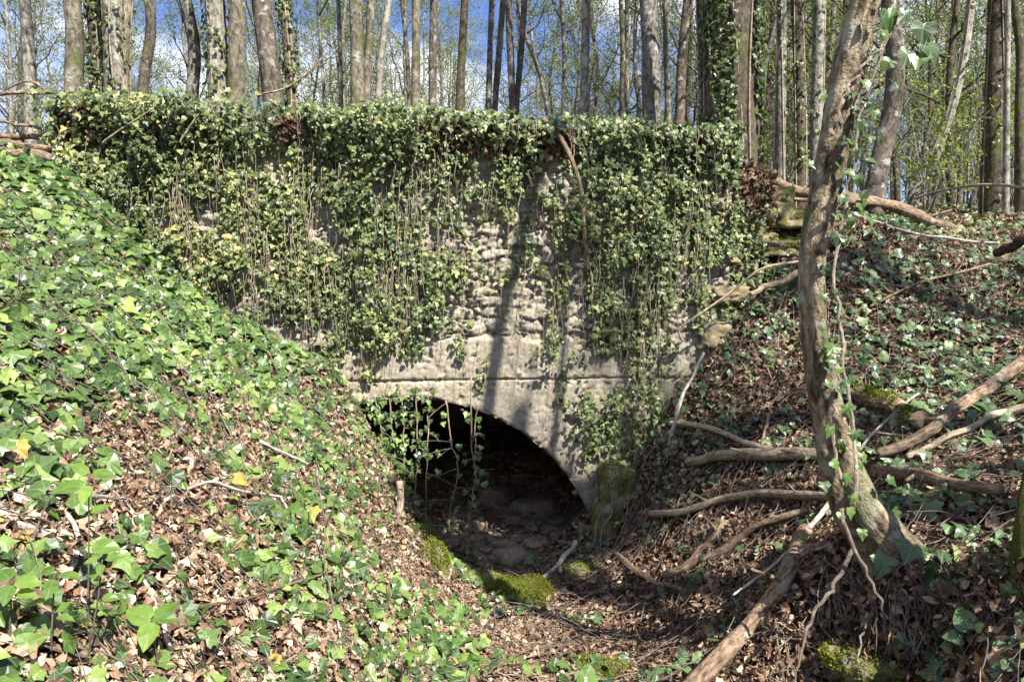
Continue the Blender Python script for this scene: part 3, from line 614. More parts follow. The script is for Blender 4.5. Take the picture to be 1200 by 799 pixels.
# long vines hanging free in front of the dark arch mouth
vines = [([(438, 462), (446, 500), (452, 548)], 5.7, .8, 'leafiest short vine at the left edge of the arch mouth'),
 ([(455, 455), (461, 520), (468, 565)], 5.72, .8, 'leafy vine second from the left across the arch mouth'),
 ([(470, 452), (474, 540), (470, 590)], 5.7, .6, 'straight vine hanging third from the left in the arch mouth'),
 ([(487, 450), (489, 530), (484, 600)], 5.68, .4, 'pale vine with scattered leaves left of the long bare vines'),
 ([(503, 445), (501, 520), (498, 618)], 5.68, .35, 'long straight vine reaching the left bank edge'),
 ([(523, 470), (529, 520), (537, 545), (527, 600), (516, 630)], 5.62, .12, 'kinked bare vine bulging right in the arch mouth'),
 ([(552, 440), (553, 520), (557, 560), (549, 610), (541, 650)], 5.60, .2, 'longest vine, hanging furthest right before the dark arch'),
 ([(558, 470), (556, 540), (558, 575)], 5.62, .15, 'thin short vine twisted beside the longest vine')]
for k, (pp, Y, lf, lb) in enumerate(vines):
    P = spline(at([p[0] for p in pp], [p[1] for p in pp], np.full(len(pp), Y)), 22); P += rng.normal(size=P.shape) * .005
    o = thing('hanging_vine', P[0], lb, 'vine', 'vines hanging in front of the arch'); m1 = MB(); addtube(m1, P, np.linspace(.0065, .0035, 22), 5)
    for q in range(5):
        i = rng.integers(6, 20); d = unit(np.array([rng.choice([-1, 1]) * rng.uniform(.5, 1), rng.uniform(-.5, .2), rng.uniform(-.2, .6)])); L = rng.uniform(.08, .32)
        tt = np.linspace(0, 1, 6)[:, None]; B = P[i] + d * L * tt + np.array([0, 0, -.05]) * tt**2; addtube(m1, B, np.linspace(.003, .0015, 6), 4)
    child(m1, 'stem', STEM, o)
    n = int(80 * lf) + 4; i = rng.integers(2, 22, n); m2 = MB()
    scatter(m2, IVY, P[i] + rng.normal(size=(n, 3)) * [.05, .03, .03], rdir(n) * .6 + np.array([.1, -1, .6]), rdir(n) * .6 + np.array([0, -.2, -1]), rng.uniform(.035, .065, n), rng.random(n) * .9)
    child(m2, 'leaves', IVY_GROUND, o, False)

# ------------------------------------------------------------------ trees
def grow(path, rad, seed, H, nlimb=12, t0=.3, leaves=900, lsz=(.03, .07), spread=.26, seg=10, ridge=.05, twn=5):
    r3 = np.random.default_rng(seed); tr, cr = MB(), MB(); n = len(path)
    addtube(tr, path, rad, seg, rough=.09, seed=seed, ridges=ridge, nr=4, fscale=3)
    LP = []
    L = np.concatenate([[0], np.cumsum(np.linalg.norm(np.diff(path, axis=0), axis=1))]); L /= L[-1]
    for k in range(nlimb):
        t_ = t0 + (1 - t0) * ((k + r3.random()) / nlimb) * .97; p = np.array([np.interp(t_, L, path[:, c]) for c in range(3)]); r0 = np.interp(t_, L, rad)
        az = k * 2.4 + r3.uniform(-.6, .6); el = r3.uniform(.35, 1.0); ln = spread * H * (1.1 - .75 * t_) * r3.uniform(.6, 1.2)
        d = np.array([math.cos(az) * math.cos(el), math.sin(az) * math.cos(el), math.sin(el)]); s_ = np.linspace(0, 1, 8)[:, None]
        B = p + d * ln * s_ + np.array([0, 0, .25 * ln]) * s_**2 + np.cumsum(r3.normal(size=(8, 3)), 0) * ln * .03 * (s_ > 0)
        rl = np.linspace(min(.5 * r0, .012 * ln + .012), .004, 8); addtube(tr, B, rl, 6)
        for q in range(twn):
            i = r3.integers(2, 8); d2 = unit(d + r3.normal(size=3) * .75 + np.array([0, 0, .25])); l2 = ln * r3.uniform(.2, .45); s2 = np.linspace(0, 1, 6)[:, None]
            C = B[i] + d2 * l2 * s2 + np.cumsum(r3.normal(size=(6, 3)), 0) * l2 * .04 * (s2 > 0) + np.array([0, 0, .1 * l2]) * s2**2
            addtube(cr, C, np.linspace(.009, .003, 6), 4, mi=1, cap=False); LP.append(C[1:])
            for q2 in range(2):
                d3 = unit(d2 + r3.normal(size=3) * .8); l3 = l2 * r3.uniform(.3, .6); s3 = np.linspace(0, 1, 4)[:, None]
                D = C[r3.integers(2, 6)] + d3 * l3 * s3; addtube(cr, D, np.linspace(.005, .002, 4), 3, mi=1, cap=False); LP.append(D[1:])
    LP = np.concatenate(LP)
    if leaves:
        p = LP[r3.integers(0, len(LP), leaves)] + r3.normal(size=(leaves, 3)) * .12
        scatter(cr, BUD, p, r3.normal(size=(leaves, 3)) + np.array([.2, -.4, .6]), r3.normal(size=(leaves, 3)) + np.array([0, 0, -.4]), r3.uniform(*lsz, leaves), r3.random(leaves))
    return tr, cr
def smooth_path(P, n, vals):
    L = np.concatenate([[0], np.cumsum(np.linalg.norm(np.diff(P, axis=0), axis=1))]); t_ = np.linspace(0, L[-1], n)
    Q = np.column_stack([np.interp(t_, L, P[:, c]) for c in range(3)])
    for _ in range(3): Q[1:-1] = .25 * Q[:-2] + .5 * Q[1:-1] + .25 * Q[2:]
    return Q, np.interp(t_, L, vals)
def tree_px(pp, w, Y, bark, label, H=None, group=None, seed=0, nlimb=12, t0=.3, leaves=700, ivy=0., name='tree', ridge=.05, seg=12, lsz=(.03, .07), forks=()):
    """pp: points along the trunk from low to high, as seen from the camera, at a distance of Y metres"""
    P = at([p[0] for p in pp], [p[1] for p in pp], np.full(len(pp), Y)); P[:, 1] += .04 * np.sin(np.arange(len(pp)) * 1.7 + seed)
    base = P[0].copy(); gz = float(hz(base[0], base[1])) - .05
    if base[2] > gz + .05: P = np.concatenate([[[base[0] - .3 * (P[1][0] - base[0]) * min(1, base[2] - gz), base[1], gz]], P])
    H = H or 9 + 4 * noise3(seed * 7.7, 0, 0, 1); top = P[-1]; d = unit(P[-1] - P[-2]); d = unit(d * np.array([.5, .5, 1]))
    hh = max(H - (top[2] - gz), 1.5); e = [top + d * hh * f + np.array([.12 * math.sin(f * 7 + seed), .1 * math.cos(f * 6 + seed), 0]) * hh * .3 * f for f in (.25, .5, .75, 1.0)]
    P = np.concatenate([P, e]); m_ = len(P); r0 = w * Y / FPX / 2
    zr = (P[:, 2] - P[0, 2]) / (P[-1, 2] - P[0, 2]); rad = r0 * np.interp(zr, [0, .04, .15, .5, 1], [1.35, 1.1, 1, .75, .12])
    n = 64; Q, rq = smooth_path(P, n, rad); o = thing(name, P[0], label, 'tree', group)
    tr, cr = grow(Q, rq, seed, H, nlimb, t0, leaves, lsz, seg=seg, ridge=ridge)
    child(tr, 'trunk', bark, o); child(cr, 'crown', [SPRING, TWIG], o, False)
    if ivy:
        mi = MB(); nn = int(ivy); t_ = rng.random(nn)**1.1 * .75; a = rng.uniform(0, 6.28, nn)
        L = np.linspace(0, 1, n); C = np.column_stack([np.interp(t_, L, Q[:, c]) for c in range(3)]); rr = np.interp(t_, L, rq)
        out = np.column_stack([np.cos(a), np.sin(a), 0 * a]); cl = fbm(a * 1.2, C[:, 2] * 1.6, 0, seed, 3); kk = cl > .38
        C, rr, out = C[kk], rr[kk], out[kk]; nn = len(C)
        scatter(mi, IVY, C + out * (rr + rng.random(nn) * .06 + .005)[:, None], out + rdir(nn) * .5 + np.array([0, 0, .4]), rdir(nn) * .6 + np.array([0, 0, -1]), rng.uniform(.035, .065, nn), rng.random(nn) * (.7 if w < 40 else .55))
        for q in range(5):
            a0 = rng.uniform(0, 6.28); tt = np.linspace(.0, rng.uniform(.4, .7), 30); C = np.column_stack([np.interp(tt, L, Q[:, c]) for c in range(3)]); rr = np.interp(tt, L, rq)
            aa = a0 + .8 * np.sin(tt * 6 + q); addtube(mi, C + np.column_stack([np.cos(aa), np.sin(aa), 0 * aa]) * rr[:, None] * 1.03, np.linspace(.014, .006, 30), 5, mi=1, cap=False)
        child(mi, 'ivy', [IVY_WALL, STEM], o, False)
    return o, Q, rq

GT = 'trees on the embankment behind the wall'
TREES = [ # path px (low to high), width px, distance, bark, ivy leaves, label
 ([(38, 150), (33, 60), (27, 0)], 13, 12, BARK_PALE, 0, 'pale grey trunk nearest the left edge, with a branch leaning left'),
 ([(86, 105), (87, 40), (84, 0)], 19, 8.6, BARK_TAN, 0, 'straight tan mossy trunk left of the ivy clad clump'),
 ([(112, 100), (113, 40), (110, 0)], 17, 8.9, BARK_DARK, 2600, 'dark ivy wrapped trunk in the clump at upper left'),
 ([(126, 105), (128, 40), (127, 0)], 11, 8.4, BARK_GREY, 400, 'slim grey trunk between the ivy wrapped trunk and the pale one'),
 ([(141, 105), (137, 40), (136, 0)], 13, 8.3, BARK_PALE, 500, 'pale patchy trunk on the right of the upper left clump'),
 ([(150, 105), (149, 40), (150, 0)], 7, 8.8, BARK_TAN, 200, 'thin tan trunk at the right edge of the upper left clump'),
 ([(168, 98), (173, 60), (180, 35), (175, 0)], 11, 8.8, BARK_BROWN, 0, 'crooked slim trunk that kinks right then left'),
 ([(224, 108), (230, 65), (224, 30), (217, 0)], 14, 9, BARK_GREY, 0, 'smooth grey trunk curving left at the top'),
 ([(254, 105), (253, 50), (252, 0)], 20, 8.5, BARK_PALE, 2000, 'pale blotched trunk half hidden in ivy'),
 ([(275, 108), (279, 50), (279, 0)], 19, 8.4, BARK_TAN, 0, 'thick smooth tan trunk beside the blotched ivy trunk'),
 ([(320, 118), (315, 60), (306, 0)], 22, 8.6, BARK_BROWN, 0, 'thick brown trunk leaning left at the top'),
 ([(343, 116), (338, 50), (331, 0)], 12, 9.5, BARK_DARK, 1500, 'slim ivy coated trunk right of the thick brown trunk'),
 ([(381, 116), (376, 60), (371, 0)], 4, 13, BARK_GREY, 0, 'very thin wavy stem alone against cloud'),
 ([(400, 118), (398, 50), (396, 0)], 5, 13, BARK_GREY, 0, 'thin straight pale stem right of the wavy stem'),
 ([(419, 122), (418, 50), (417, 0)], 16, 9.3, BARK_TAN, 0, 'mossy trunk with three stems crowded together'),
 ([(428, 122), (432, 50), (436, 0)], 9, 9.5, BARK_TAN, 0, 'slim tan trunk touching the right of the mossy trunk'),
 ([(443, 122), (447, 60), (457, 0)], 8, 9.6, BARK_PALE, 0, 'pale trunk with a knot, bending right'),
 ([(480, 118), (477, 50), (470, 0)], 5, 12, BARK_GREY, 0, 'thin stem bending left against deep blue sky'),
 ([(487, 118), (488, 50), (487, 0)], 10, 10, BARK_TAN, 0, 'straight trunk behind the leafy hump on the wall'),
 ([(507, 120), (507, 50), (508, 0)], 9, 10, BARK_BROWN, 0, 'straight brown trunk right of the leafy hump'),
 ([(538, 138), (541, 60), (545, 0)], 9, 9.8, BARK_DARK, 0, 'lone dark trunk at the edge of blue sky and cloud'),
 ([(572, 132), (574, 60), (577, 0)], 7, 11, BARK_GREY, 0, 'grey stem left in the row of four slim stems'),
 ([(579, 134), (585, 60), (590, 0)], 7, 11.2, BARK_TAN, 0, 'greenish stem second in the row of four slim stems'),
 ([(601, 133), (598, 60), (596, 0)], 8, 10.4, BARK_BROWN, 0, 'knotty stem third in the row of four slim stems'),
 ([(604, 133), (611, 60), (615, 0)], 7, 10.5, BARK_BROWN, 0, 'fourth slim stem, leaning right from a shared foot'),
 ([(643, 136), (632, 80), (616, 45)], 5, 13, BARK_GREY, 0, 'thin stem leaning left in an arc over the fallen branch'),
 ([(660, 138), (662, 60), (658, 0)], 6, 14, BARK_GREY, 0, 'slim forking stem left of the birch'),
 ([(684, 138), (686, 60), (687, 0)], 10, 9.5, BARK_PALE, 0, 'pale birch like trunk standing alone over the wall'),
 ([(728, 140), (730, 60), (727, 0)], 6, 13, BARK_TAN, 0, 'left stem of the mossy pair right of the birch'),
 ([(736, 140), (733, 60), (735, 0)], 6, 13.4, BARK_TAN, 0, 'right stem of the mossy pair right of the birch'),
 ([(763, 140), (762, 60), (760, 0)], 20, 9, BARK_GREY, 0, 'thick grey rough barked trunk left of the great ivy trunk'),
 ([(783, 140), (780, 60), (781, 0)], 7, 13, BARK_TAN, 0, 'slim mossy stem behind the thick grey trunk'),
 ([(796, 140), (800, 60), (806, 0)], 11, 10, BARK_BROWN, 0, 'brown trunk leaning right beside the great ivy trunk'),
 ([(829, 150), (824, 60), (820, 0)], 12, 8.2, BARK_DARK, 300, 'dark stem pressed against the left of the great ivy trunk'),
 ([(860, 200), (857, 100), (856, 0)], 60, 7.6, BARK_DARK, 11000, 'great broad ivy covered trunk over the right end of the wall'),
 ([(915, 210), (914, 120), (916, 0)], 11, 9.5, BARK_GREY, 300, 'slim trunk in the gap between the great trunk and leaning tree'),
 ([(938, 220), (936, 120), (934, 0)], 13, 9.8, BARK_DARK, 700, 'dark ivied trunk just left of the leaning tree'),
 ([(955, 225), (958, 120), (962, 0)], 13, 10.2, BARK_PALE, 300, 'pale trunk hidden behind the leaning tree'),
 ([(1022, 236), (1034, 180), (1050, 120), (1048, 60), (1040, 0)], 20, 7.4, BARK_BROWN, 0, 'bowed grey trunk right behind the leaning tree'),
 ([(1066, 238), (1095, 190), (1115, 130), (1130, 60), (1140, 0)], 10, 11, BARK_PALE, 200, 'pale trunk slanting right across the far wood'),
 ([(1165, 250), (1166, 120), (1166, 0)], 20, 11, BARK_DARK, 300, 'thick dark upright trunk near the right edge'),
 ([(1180, 258), (1178, 120), (1180, 0)], 6, 9.5, BARK_PALE, 0, 'thin pale straight stem before the thick dark trunk'),
 ([(1196, 262), (1192, 120), (1198, 60), (1190, 0)], 10, 10, BARK_DARK, 0, 'dark wavy trunk at the right edge')]
for k, (pp, w, Y, bk, iv, lb) in enumerate(TREES):
    tree_px(pp, w, Y, bk, lb, group=GT, seed=200 + k, ivy=iv, nlimb=11 if Y < 12 else 14, leaves=1500 if pp[0][0] > 700 else 1000)

# slim trees of the wood behind: a few forms, copied
proto = []
for k in range(8):
    s_ = 400 + k; r3 = np.random.default_rng(s_); H = 11 + 4 * r3.random(); zz = np.linspace(0, H, 26)
    P = np.column_stack([.35 * (fbm(zz * .25, 0 * zz, 0, s_) - .5) * 2 + zz * r3.normal() * .03, .35 * (fbm(zz * .25, 5 + 0 * zz, 0, s_) - .5) * 2 + zz * r3.normal() * .03, zz]); P -= P[0]
    rad = (.035 + .065 * r3.random()**1.5) * np.interp(zz / H, [0, .05, .5, 1], [1.3, 1, .7, .1])
    tr, cr = grow(P, rad, s_, H, 20, .16, 3400, (.035, .08), .24, 8, .04, 6)
    proto.append((tr, cr, [BARK_GREY, BARK_DARK, BARK_PALE, BARK_GREY, BARK_TAN][k % 5]))
pm = []
for tr, cr, b in proto:
    o = thing('slim_tree', (0, 0, 0), 'x', 'tree', 'slim trees of the far wood'); a = tr.build('trunk', b, o); c = cr.build('crown', [SPRING, TWIG], o, False); pm.append([o, a, c, False])
spots = []; r3 = np.random.default_rng(99); tries = 0
while len(spots) < 215 and tries < 20000:
    tries += 1; Y = 13 + 34 * r3.random()**.8; px = r3.uniform(-60, 1260)
    if px < 820 and r3.random() < .5: continue
    if Y < 18 and px < 850: continue
    x = (px - 600) / 800 * Y
    if all((x - a)**2 + (Y - b)**2 > .55 for a, b in spots): spots.append((x, Y))
for k, (x, Y) in enumerate(spots):
    px = 600 + 800 * x / Y; e = pm[k % 8]
    lb = 'one of the slim far trees ' + ('seen over the left half of the wall' if px < 420 else 'seen over the middle of the wall' if px < 820 else 'standing close together beyond the right bank')
    if not e[3]: o = e[0]; e[3] = True
    else:
        o = e[0].copy(); col.objects.link(o)
        for ch in e[1:3]: c = ch.copy(); col.objects.link(c); c.parent = o
    o.location = (x, Y, float(hz(x, Y)) - .05); o.rotation_euler = (0, 0, r3.uniform(0, 6.28)); s_ = r3.uniform(.8, 1.25); o.scale = (s_, s_, s_ * r3.uniform(.9, 1.1))
    g_ = 'far slim trees over the left of the wall' if px < 420 else 'far slim trees over the middle of the wall' if px < 820 else 'far slim trees beyond the right bank'
    o['label'] = lb; o['group'] = g_
# the wood that closes the view
mfar = MB(); r3 = np.random.default_rng(123)
for k in range(420):
    a = r3.uniform(-1.0, 1.0); D = r3.uniform(48, 85); x, y = D * math.sin(a), D * math.cos(a)
    if x < 0 and r3.random() < .5: continue
    H = r3.uniform(9, 15); z0 = float(hz(x, y)) - .1; addtube(mfar, np.array([[x, y, z0], [x + r3.normal() * .3, y, z0 + H * .5], [x + r3.normal() * .6, y, z0 + H]]), [.14, .10, .03], 5, mi=1, cap=False)
    n = 150 if x > 0 else 90; p = np.array([x, y, z0]) + np.column_stack([r3.normal(0, 1.5, n), r3.normal(0, 1.5, n), H * r3.uniform(.1, 1.05, n)])
    scatter(mfar, BUD, p, r3.normal(size=(n, 3)) + [0, -.6, .5], r3.normal(size=(n, 3)), r3.uniform(.12, .3, n), r3.random(n))
tag(mfar.build('distant_wood', [SPRING, BARK_GREY], None, False), 'far off wood closing the view between the trunks', 'wood', kind='stuff')
# young understorey bushes in fresh leaf beyond the right bank
for k, (px, py, Y, h) in enumerate([(1085, 236, 10.5, 2.6), (1135, 246, 12, 3.2), (1010, 232, 12.5, 3.0), (1190, 250, 13, 3.5), (1120, 240, 16, 4.0), (905, 205, 14, 3.0)]):
    b = at(px, py, Y); b[2] = hz(b[0], b[1]) - .03; r3 = np.random.default_rng(600 + k); st, lv = MB(), MB(); tips = []
    for q in range(7):
        d = unit(np.array([r3.normal() * .35, r3.normal() * .35, 1])); s_ = np.linspace(0, 1, 9)[:, None]; B = b + d * h * r3.uniform(.6, 1) * s_ + np.array([r3.normal(), r3.normal(), -.3]) * .35 * s_**2
        addtube(st, B, np.linspace(.014, .003, 9), 5)
        for w_ in range(8):
            i = r3.integers(2, 9); d2 = unit(r3.normal(size=3) + [0, 0, .3]); C = B[i] + d2 * h * .2 * np.linspace(0, 1, 4)[:, None]; addtube(st, C, np.linspace(.005, .002, 4), 3, cap=False); tips.append(C[1:])
    tips = np.concatenate(tips); n = 620; o = thing('young_bush', b, ['low hazel bush in fresh leaf behind the fallen log', 'fresh leaved bush left of the thick dark trunk', 'young bush in leaf between the leaning and the bowed trunk', 'leafy bush at the right edge of the wood', 'taller airy bush deeper in the wood at right', 'young bush seen beside the great ivy trunk'][k], 'bush', 'young bushes in the wood')
    child(st, 'stems', TWIG, o); scatter(lv, BUD, tips[r3.integers(0, len(tips), n)] + r3.normal(size=(n, 3)) * .07, r3.normal(size=(n, 3)) + [0, -.3, .9], r3.normal(size=(n, 3)), r3.uniform(.04, .085, n), r3.uniform(.4, 1, n)); child(lv, 'leaves', SPRING, o, False)

# the leaning tree in front
path = [(1052, 672, 2.74), (1032, 636, 2.77), (1005, 590, 2.80), (986, 540, 2.82), (972, 480, 2.83), (960, 420, 2.84), (954, 360, 2.84), (954, 300, 2.84), (963, 240, 2.83), (973, 180, 2.82), (984, 120, 2.8), (998, 60, 2.78), (1014, 0, 2.75)]
wd = [74, 64, 54, 46, 38, 33, 30, 30, 32, 33, 34, 34, 31]
P = at([p[0] for p in path], [p[1] for p in path], [p[2] for p in path]); rad = [w * p[2] / FPX / 2 for w, p in zip(wd, path)]
up = [(1.60, 2.68, 3.6), (1.93, 2.62, 4.9), (2.10, 2.6, 5.9), (2.36, 2.6, 7.0), (2.62, 2.6, 8.0), (2.85, 2.55, 9.5), (3.0, 2.5, 11)]
P = np.concatenate([[P[0] + [.06, .02, -.3]], P, up]); rad = [.15] + rad + [.054, .052, .052, .05, .045, .035, .015]
Q, rq = spline(P, 110, rad)
mt_ = thing('leaning_tree', P[1], 'leaning crooked tree in front, its buttressed foot on the right bank, ivy climbing it', 'tree')
tr, cr = MB(), MB(); addtube(tr, Q, rq, 36, rough=.17, seed=5, ridges=.13, nr=3, fscale=7)
# a second lobe of the foot spreading right, and roots
for pp, r0 in [([(1003, 575, 2.74), (1025, 610, 2.70), (1048, 645, 2.68), (1075, 685, 2.68), (1095, 725, 2.68)], (.045, .062, .062, .045, .02))]:
    L = at([p[0] for p in pp], [p[1] for p in pp], [p[2] for p in pp]); q_, r_ = spline(L, 24, r0); addtube(tr, q_, r_, 18, rough=.2, seed=9, ridges=.1, nr=3, fscale=7)
child(tr, 'trunk', BARK_MAIN, mt_)
r3 = np.random.default_rng(17)
crt, crl = grow(np.array(up, float) + np.linspace(0, .001, 7)[:, None], np.array([.02] * 7), 18, 9, 9, .62, 700, (.05, .09), .28, 6, 0, 6)
child(crl, 'crown', [SPRING, TWIG], mt_, False); child(crt, 'limb', BARK_MAIN, mt_)
rt = MB()
for pp, r0 in [([(1020, 690), (1035, 735), (1048, 790)], .012), ([(1000, 640), (975, 690), (955, 715), (940, 760), (930, 800)], .010), ([(1050, 690), (1090, 730), (1100, 800)], .012), ([(1070, 680), (1110, 720), (1130, 760), (1128, 800)], .009),
               ([(1040, 700), (1015, 730), (1005, 770)], .008), ([(1080, 690), (1075, 740), (1090, 790)], .008), ([(985, 600), (1000, 640), (1030, 700), (1045, 760)], .010)]:
    Ys = np.linspace(2.66, 2.46, len(pp)) ; L = at([p[0] for p in pp], [p[1] for p in pp], Ys); q_ = spline(L, 20); q_ += r3.normal(size=q_.shape) * .004; addtube(rt, q_, np.linspace(r0, r0 * .4, 20), 6, rough=.1, seed=3)
for k in range(110):
    px = r3.uniform(965, 1180); py = r3.uniform(665, 720); L = r3.uniform(40, 110); Y = 2.52 - .35 * max(0, (px - 1060) / 140)
    L_ = np.array([hit(px, py), hit(px + r3.normal() * 14, py + L * .5), hit(px + r3.normal() * 26, py + L)]) + np.array([[0, -.02, .05], [0, -.07, .08], [0, -.06, .04]]); addtube(rt, spline(L_, 10), np.linspace(r3.uniform(.0015, .004), .001, 10), 4, cap=False)
child(rt, 'root', TWIG, mt_)
# ivy climbing it
vs, vl = MB(), MB()
vp = [([(1000, 600), (1003, 520), (990, 440), (985, 380), (978, 330), (985, 270), (1000, 200), (1010, 130), (1035, 60), (1050, 0)], 2.70), ([(985, 570), (975, 480), (985, 420), (983, 360)], 2.70), ([(975, 160), (990, 110), (1020, 70), (1045, 40)], 2.62)]
for pp, Y in vp:
    q_ = spline(at([p[0] for p in pp], [p[1] for p in pp], np.full(len(pp), Y)), 40); q_ += r3.normal(size=q_.shape) * .005; addtube(vs, q_, np.linspace(.008, .004, 40), 5)
child(vs, 'ivy_stem', STEM, mt_)
lp = [(1082, 28), (1085, 52), (1065, 60), (1078, 62), (1040, 12), (1062, 15), (1035, 35), (1020, 62), (1044, 70), (1046, 95), (1012, 95), (1010, 140), (1025, 130), (965, 112), (1030, 160), (1018, 185), (1005, 205), (1022, 160), (945, 190), (1000, 175), (992, 200), (1020, 190), (1010, 225), (990, 230), (1020, 255), (1008, 235), (997, 255),
      (980, 340), (965, 345), (985, 275), (978, 405), (985, 430), (968, 448), (975, 420), (990, 445), (972, 500), (992, 475), (985, 515), (975, 540), (990, 555), (1005, 545), (1002, 580), (995, 595), (965, 565), (985, 600), (1010, 620), (1000, 505), (1040, 560), (1030, 690), (1018, 700), (1055, 655), (1062, 668), (1042, 705)]
lpos = at([p[0] for p in lp], [p[1] for p in lp], np.array([2.66 if p[1] > 100 else 2.3 for p in lp])); n = len(lp)
scatter(vl, IVY, lpos, rdir(n) * .5 + np.array([.2, -1, .5]), rdir(n) * .6 + np.array([0, -.1, -1]), rng.uniform(.03, .056, n) * np.where(np.arange(n) < 5, 1.7, 1), np.clip(rng.random(n) * .5 + .12, 0, .97))
n = 80; k = rng.integers(14, 88, n); scatter(vl, IVY, Q[k] + rdir(n) * [.05, .02, .05] + [.035, -.075, 0], rdir(n) * .6 + np.array([.2, -1, .5]), rdir(n) * .6 + np.array([0, -.1, -1]), rng.uniform(.022, .046, n), rng.random(n) * .65)
child(vl, 'ivy', IVY_GROUND, mt_, False)

# mossy trunk cut by the right edge
P = np.array([at(1212, 655, 2.15), at(1214, 600, 2.17), at(1224, 540, 2.2), at(1240, 460, 2.25), at(1245, 300, 2.35), at(1290, 50, 2.5), at(1330, -150, 2.7)]); P = np.concatenate([P, P[[-1]] + [[.3, -.1, 2], [.6, -.2, 4.5]]])
P = np.concatenate([[P[0] + [0, 0, -.25]], P]); Q2, r2_ = spline(P, 50, [.085, .07, .055, .05, .045, .045, .045, .04, .03, .015])
o = thing('mossy_tree', P[1], 'dark mossy trunk cut off by the right edge', 'tree'); tr, cr = grow(Q2, r2_, 71, 7, 6, .7, 220, (.05, .09), .3, 20, .08)
child(tr, 'trunk', bark_mat('bark_mossy', G(.03, .025, .018), G(.12, .095, .065), .9, 0, 1.0, .8, (.07, .075, .014)), o); child(cr, 'crown', [SPRING, TWIG], o, False)

# trees of the wood standing behind and right of the viewer; they shade the right bank
for k, (x, y, w, H, bk) in enumerate([(4.4, .9, .12, 7.4, BARK_GREY), (5.6, 2.4, .11, 7.2, BARK_TAN), (4.9, -.9, .12, 8.4, BARK_GREY), (6.6, .9, .15, 8.4, BARK_BROWN)]):
    zz = np.linspace(0, H, 26); P = np.column_stack([x + .5 * (fbm(zz * .3, 0 * zz, 0, k) - .5), y + .5 * (fbm(zz * .3, 3 + 0 * zz, 0, k) - .5), float(hz(x, y)) - .1 + zz])
    o = thing('shading_tree', P[0], ['grey tree standing just outside the right of the view', 'tan tree outside the view beyond the mossy trunk', 'grey tree behind the viewer further up the bank', 'stout brown tree outside the view up the right bank'][k], 'tree', 'trees beside and behind the viewer')
    tr, cr = grow(P, w * np.interp(zz / H, [0, .05, .5, 1], [1.3, 1, .75, .1]), 700 + k, H, 11, .35, 800, (.05, .10), .3, 10, .05, 5)
    child(tr, 'trunk', bk, o); child(cr, 'crown', [SPRING, TWIG], o, False)

# added tree outside the view, its ivy head shaped to shade the culvert mouth
zz = np.linspace(0, 7.3, 20); P = np.column_stack([3.85 + .1 * np.sin(zz), .1 + .1 * np.cos(zz * .8), float(hz(3.85, .1)) - .1 + zz])
o = thing('added_shade_tree', P[0], 'added shade tree, a short trunk with a bushy ivy head, outside the view on the right', 'tree'); m_ = MB(); addtube(m_, P, np.linspace(.14, .09, 20), 12, rough=.1, seed=2); child(m_, 'trunk', BARK_BROWN, o)
m_ = MB(); n = 3400; p = rdir(n) * (rng.random(n)**.4)[:, None] * [1.25, .38, .5] + [3.85, .1, 7.7]
scatter(m_, IVY, p, rdir(n) + [0, 0, .6], rdir(n) + [0, 0, -.8], rng.uniform(.08, .13, n), rng.random(n)); child(m_, 'crown', IVY_SHADE, o, False)

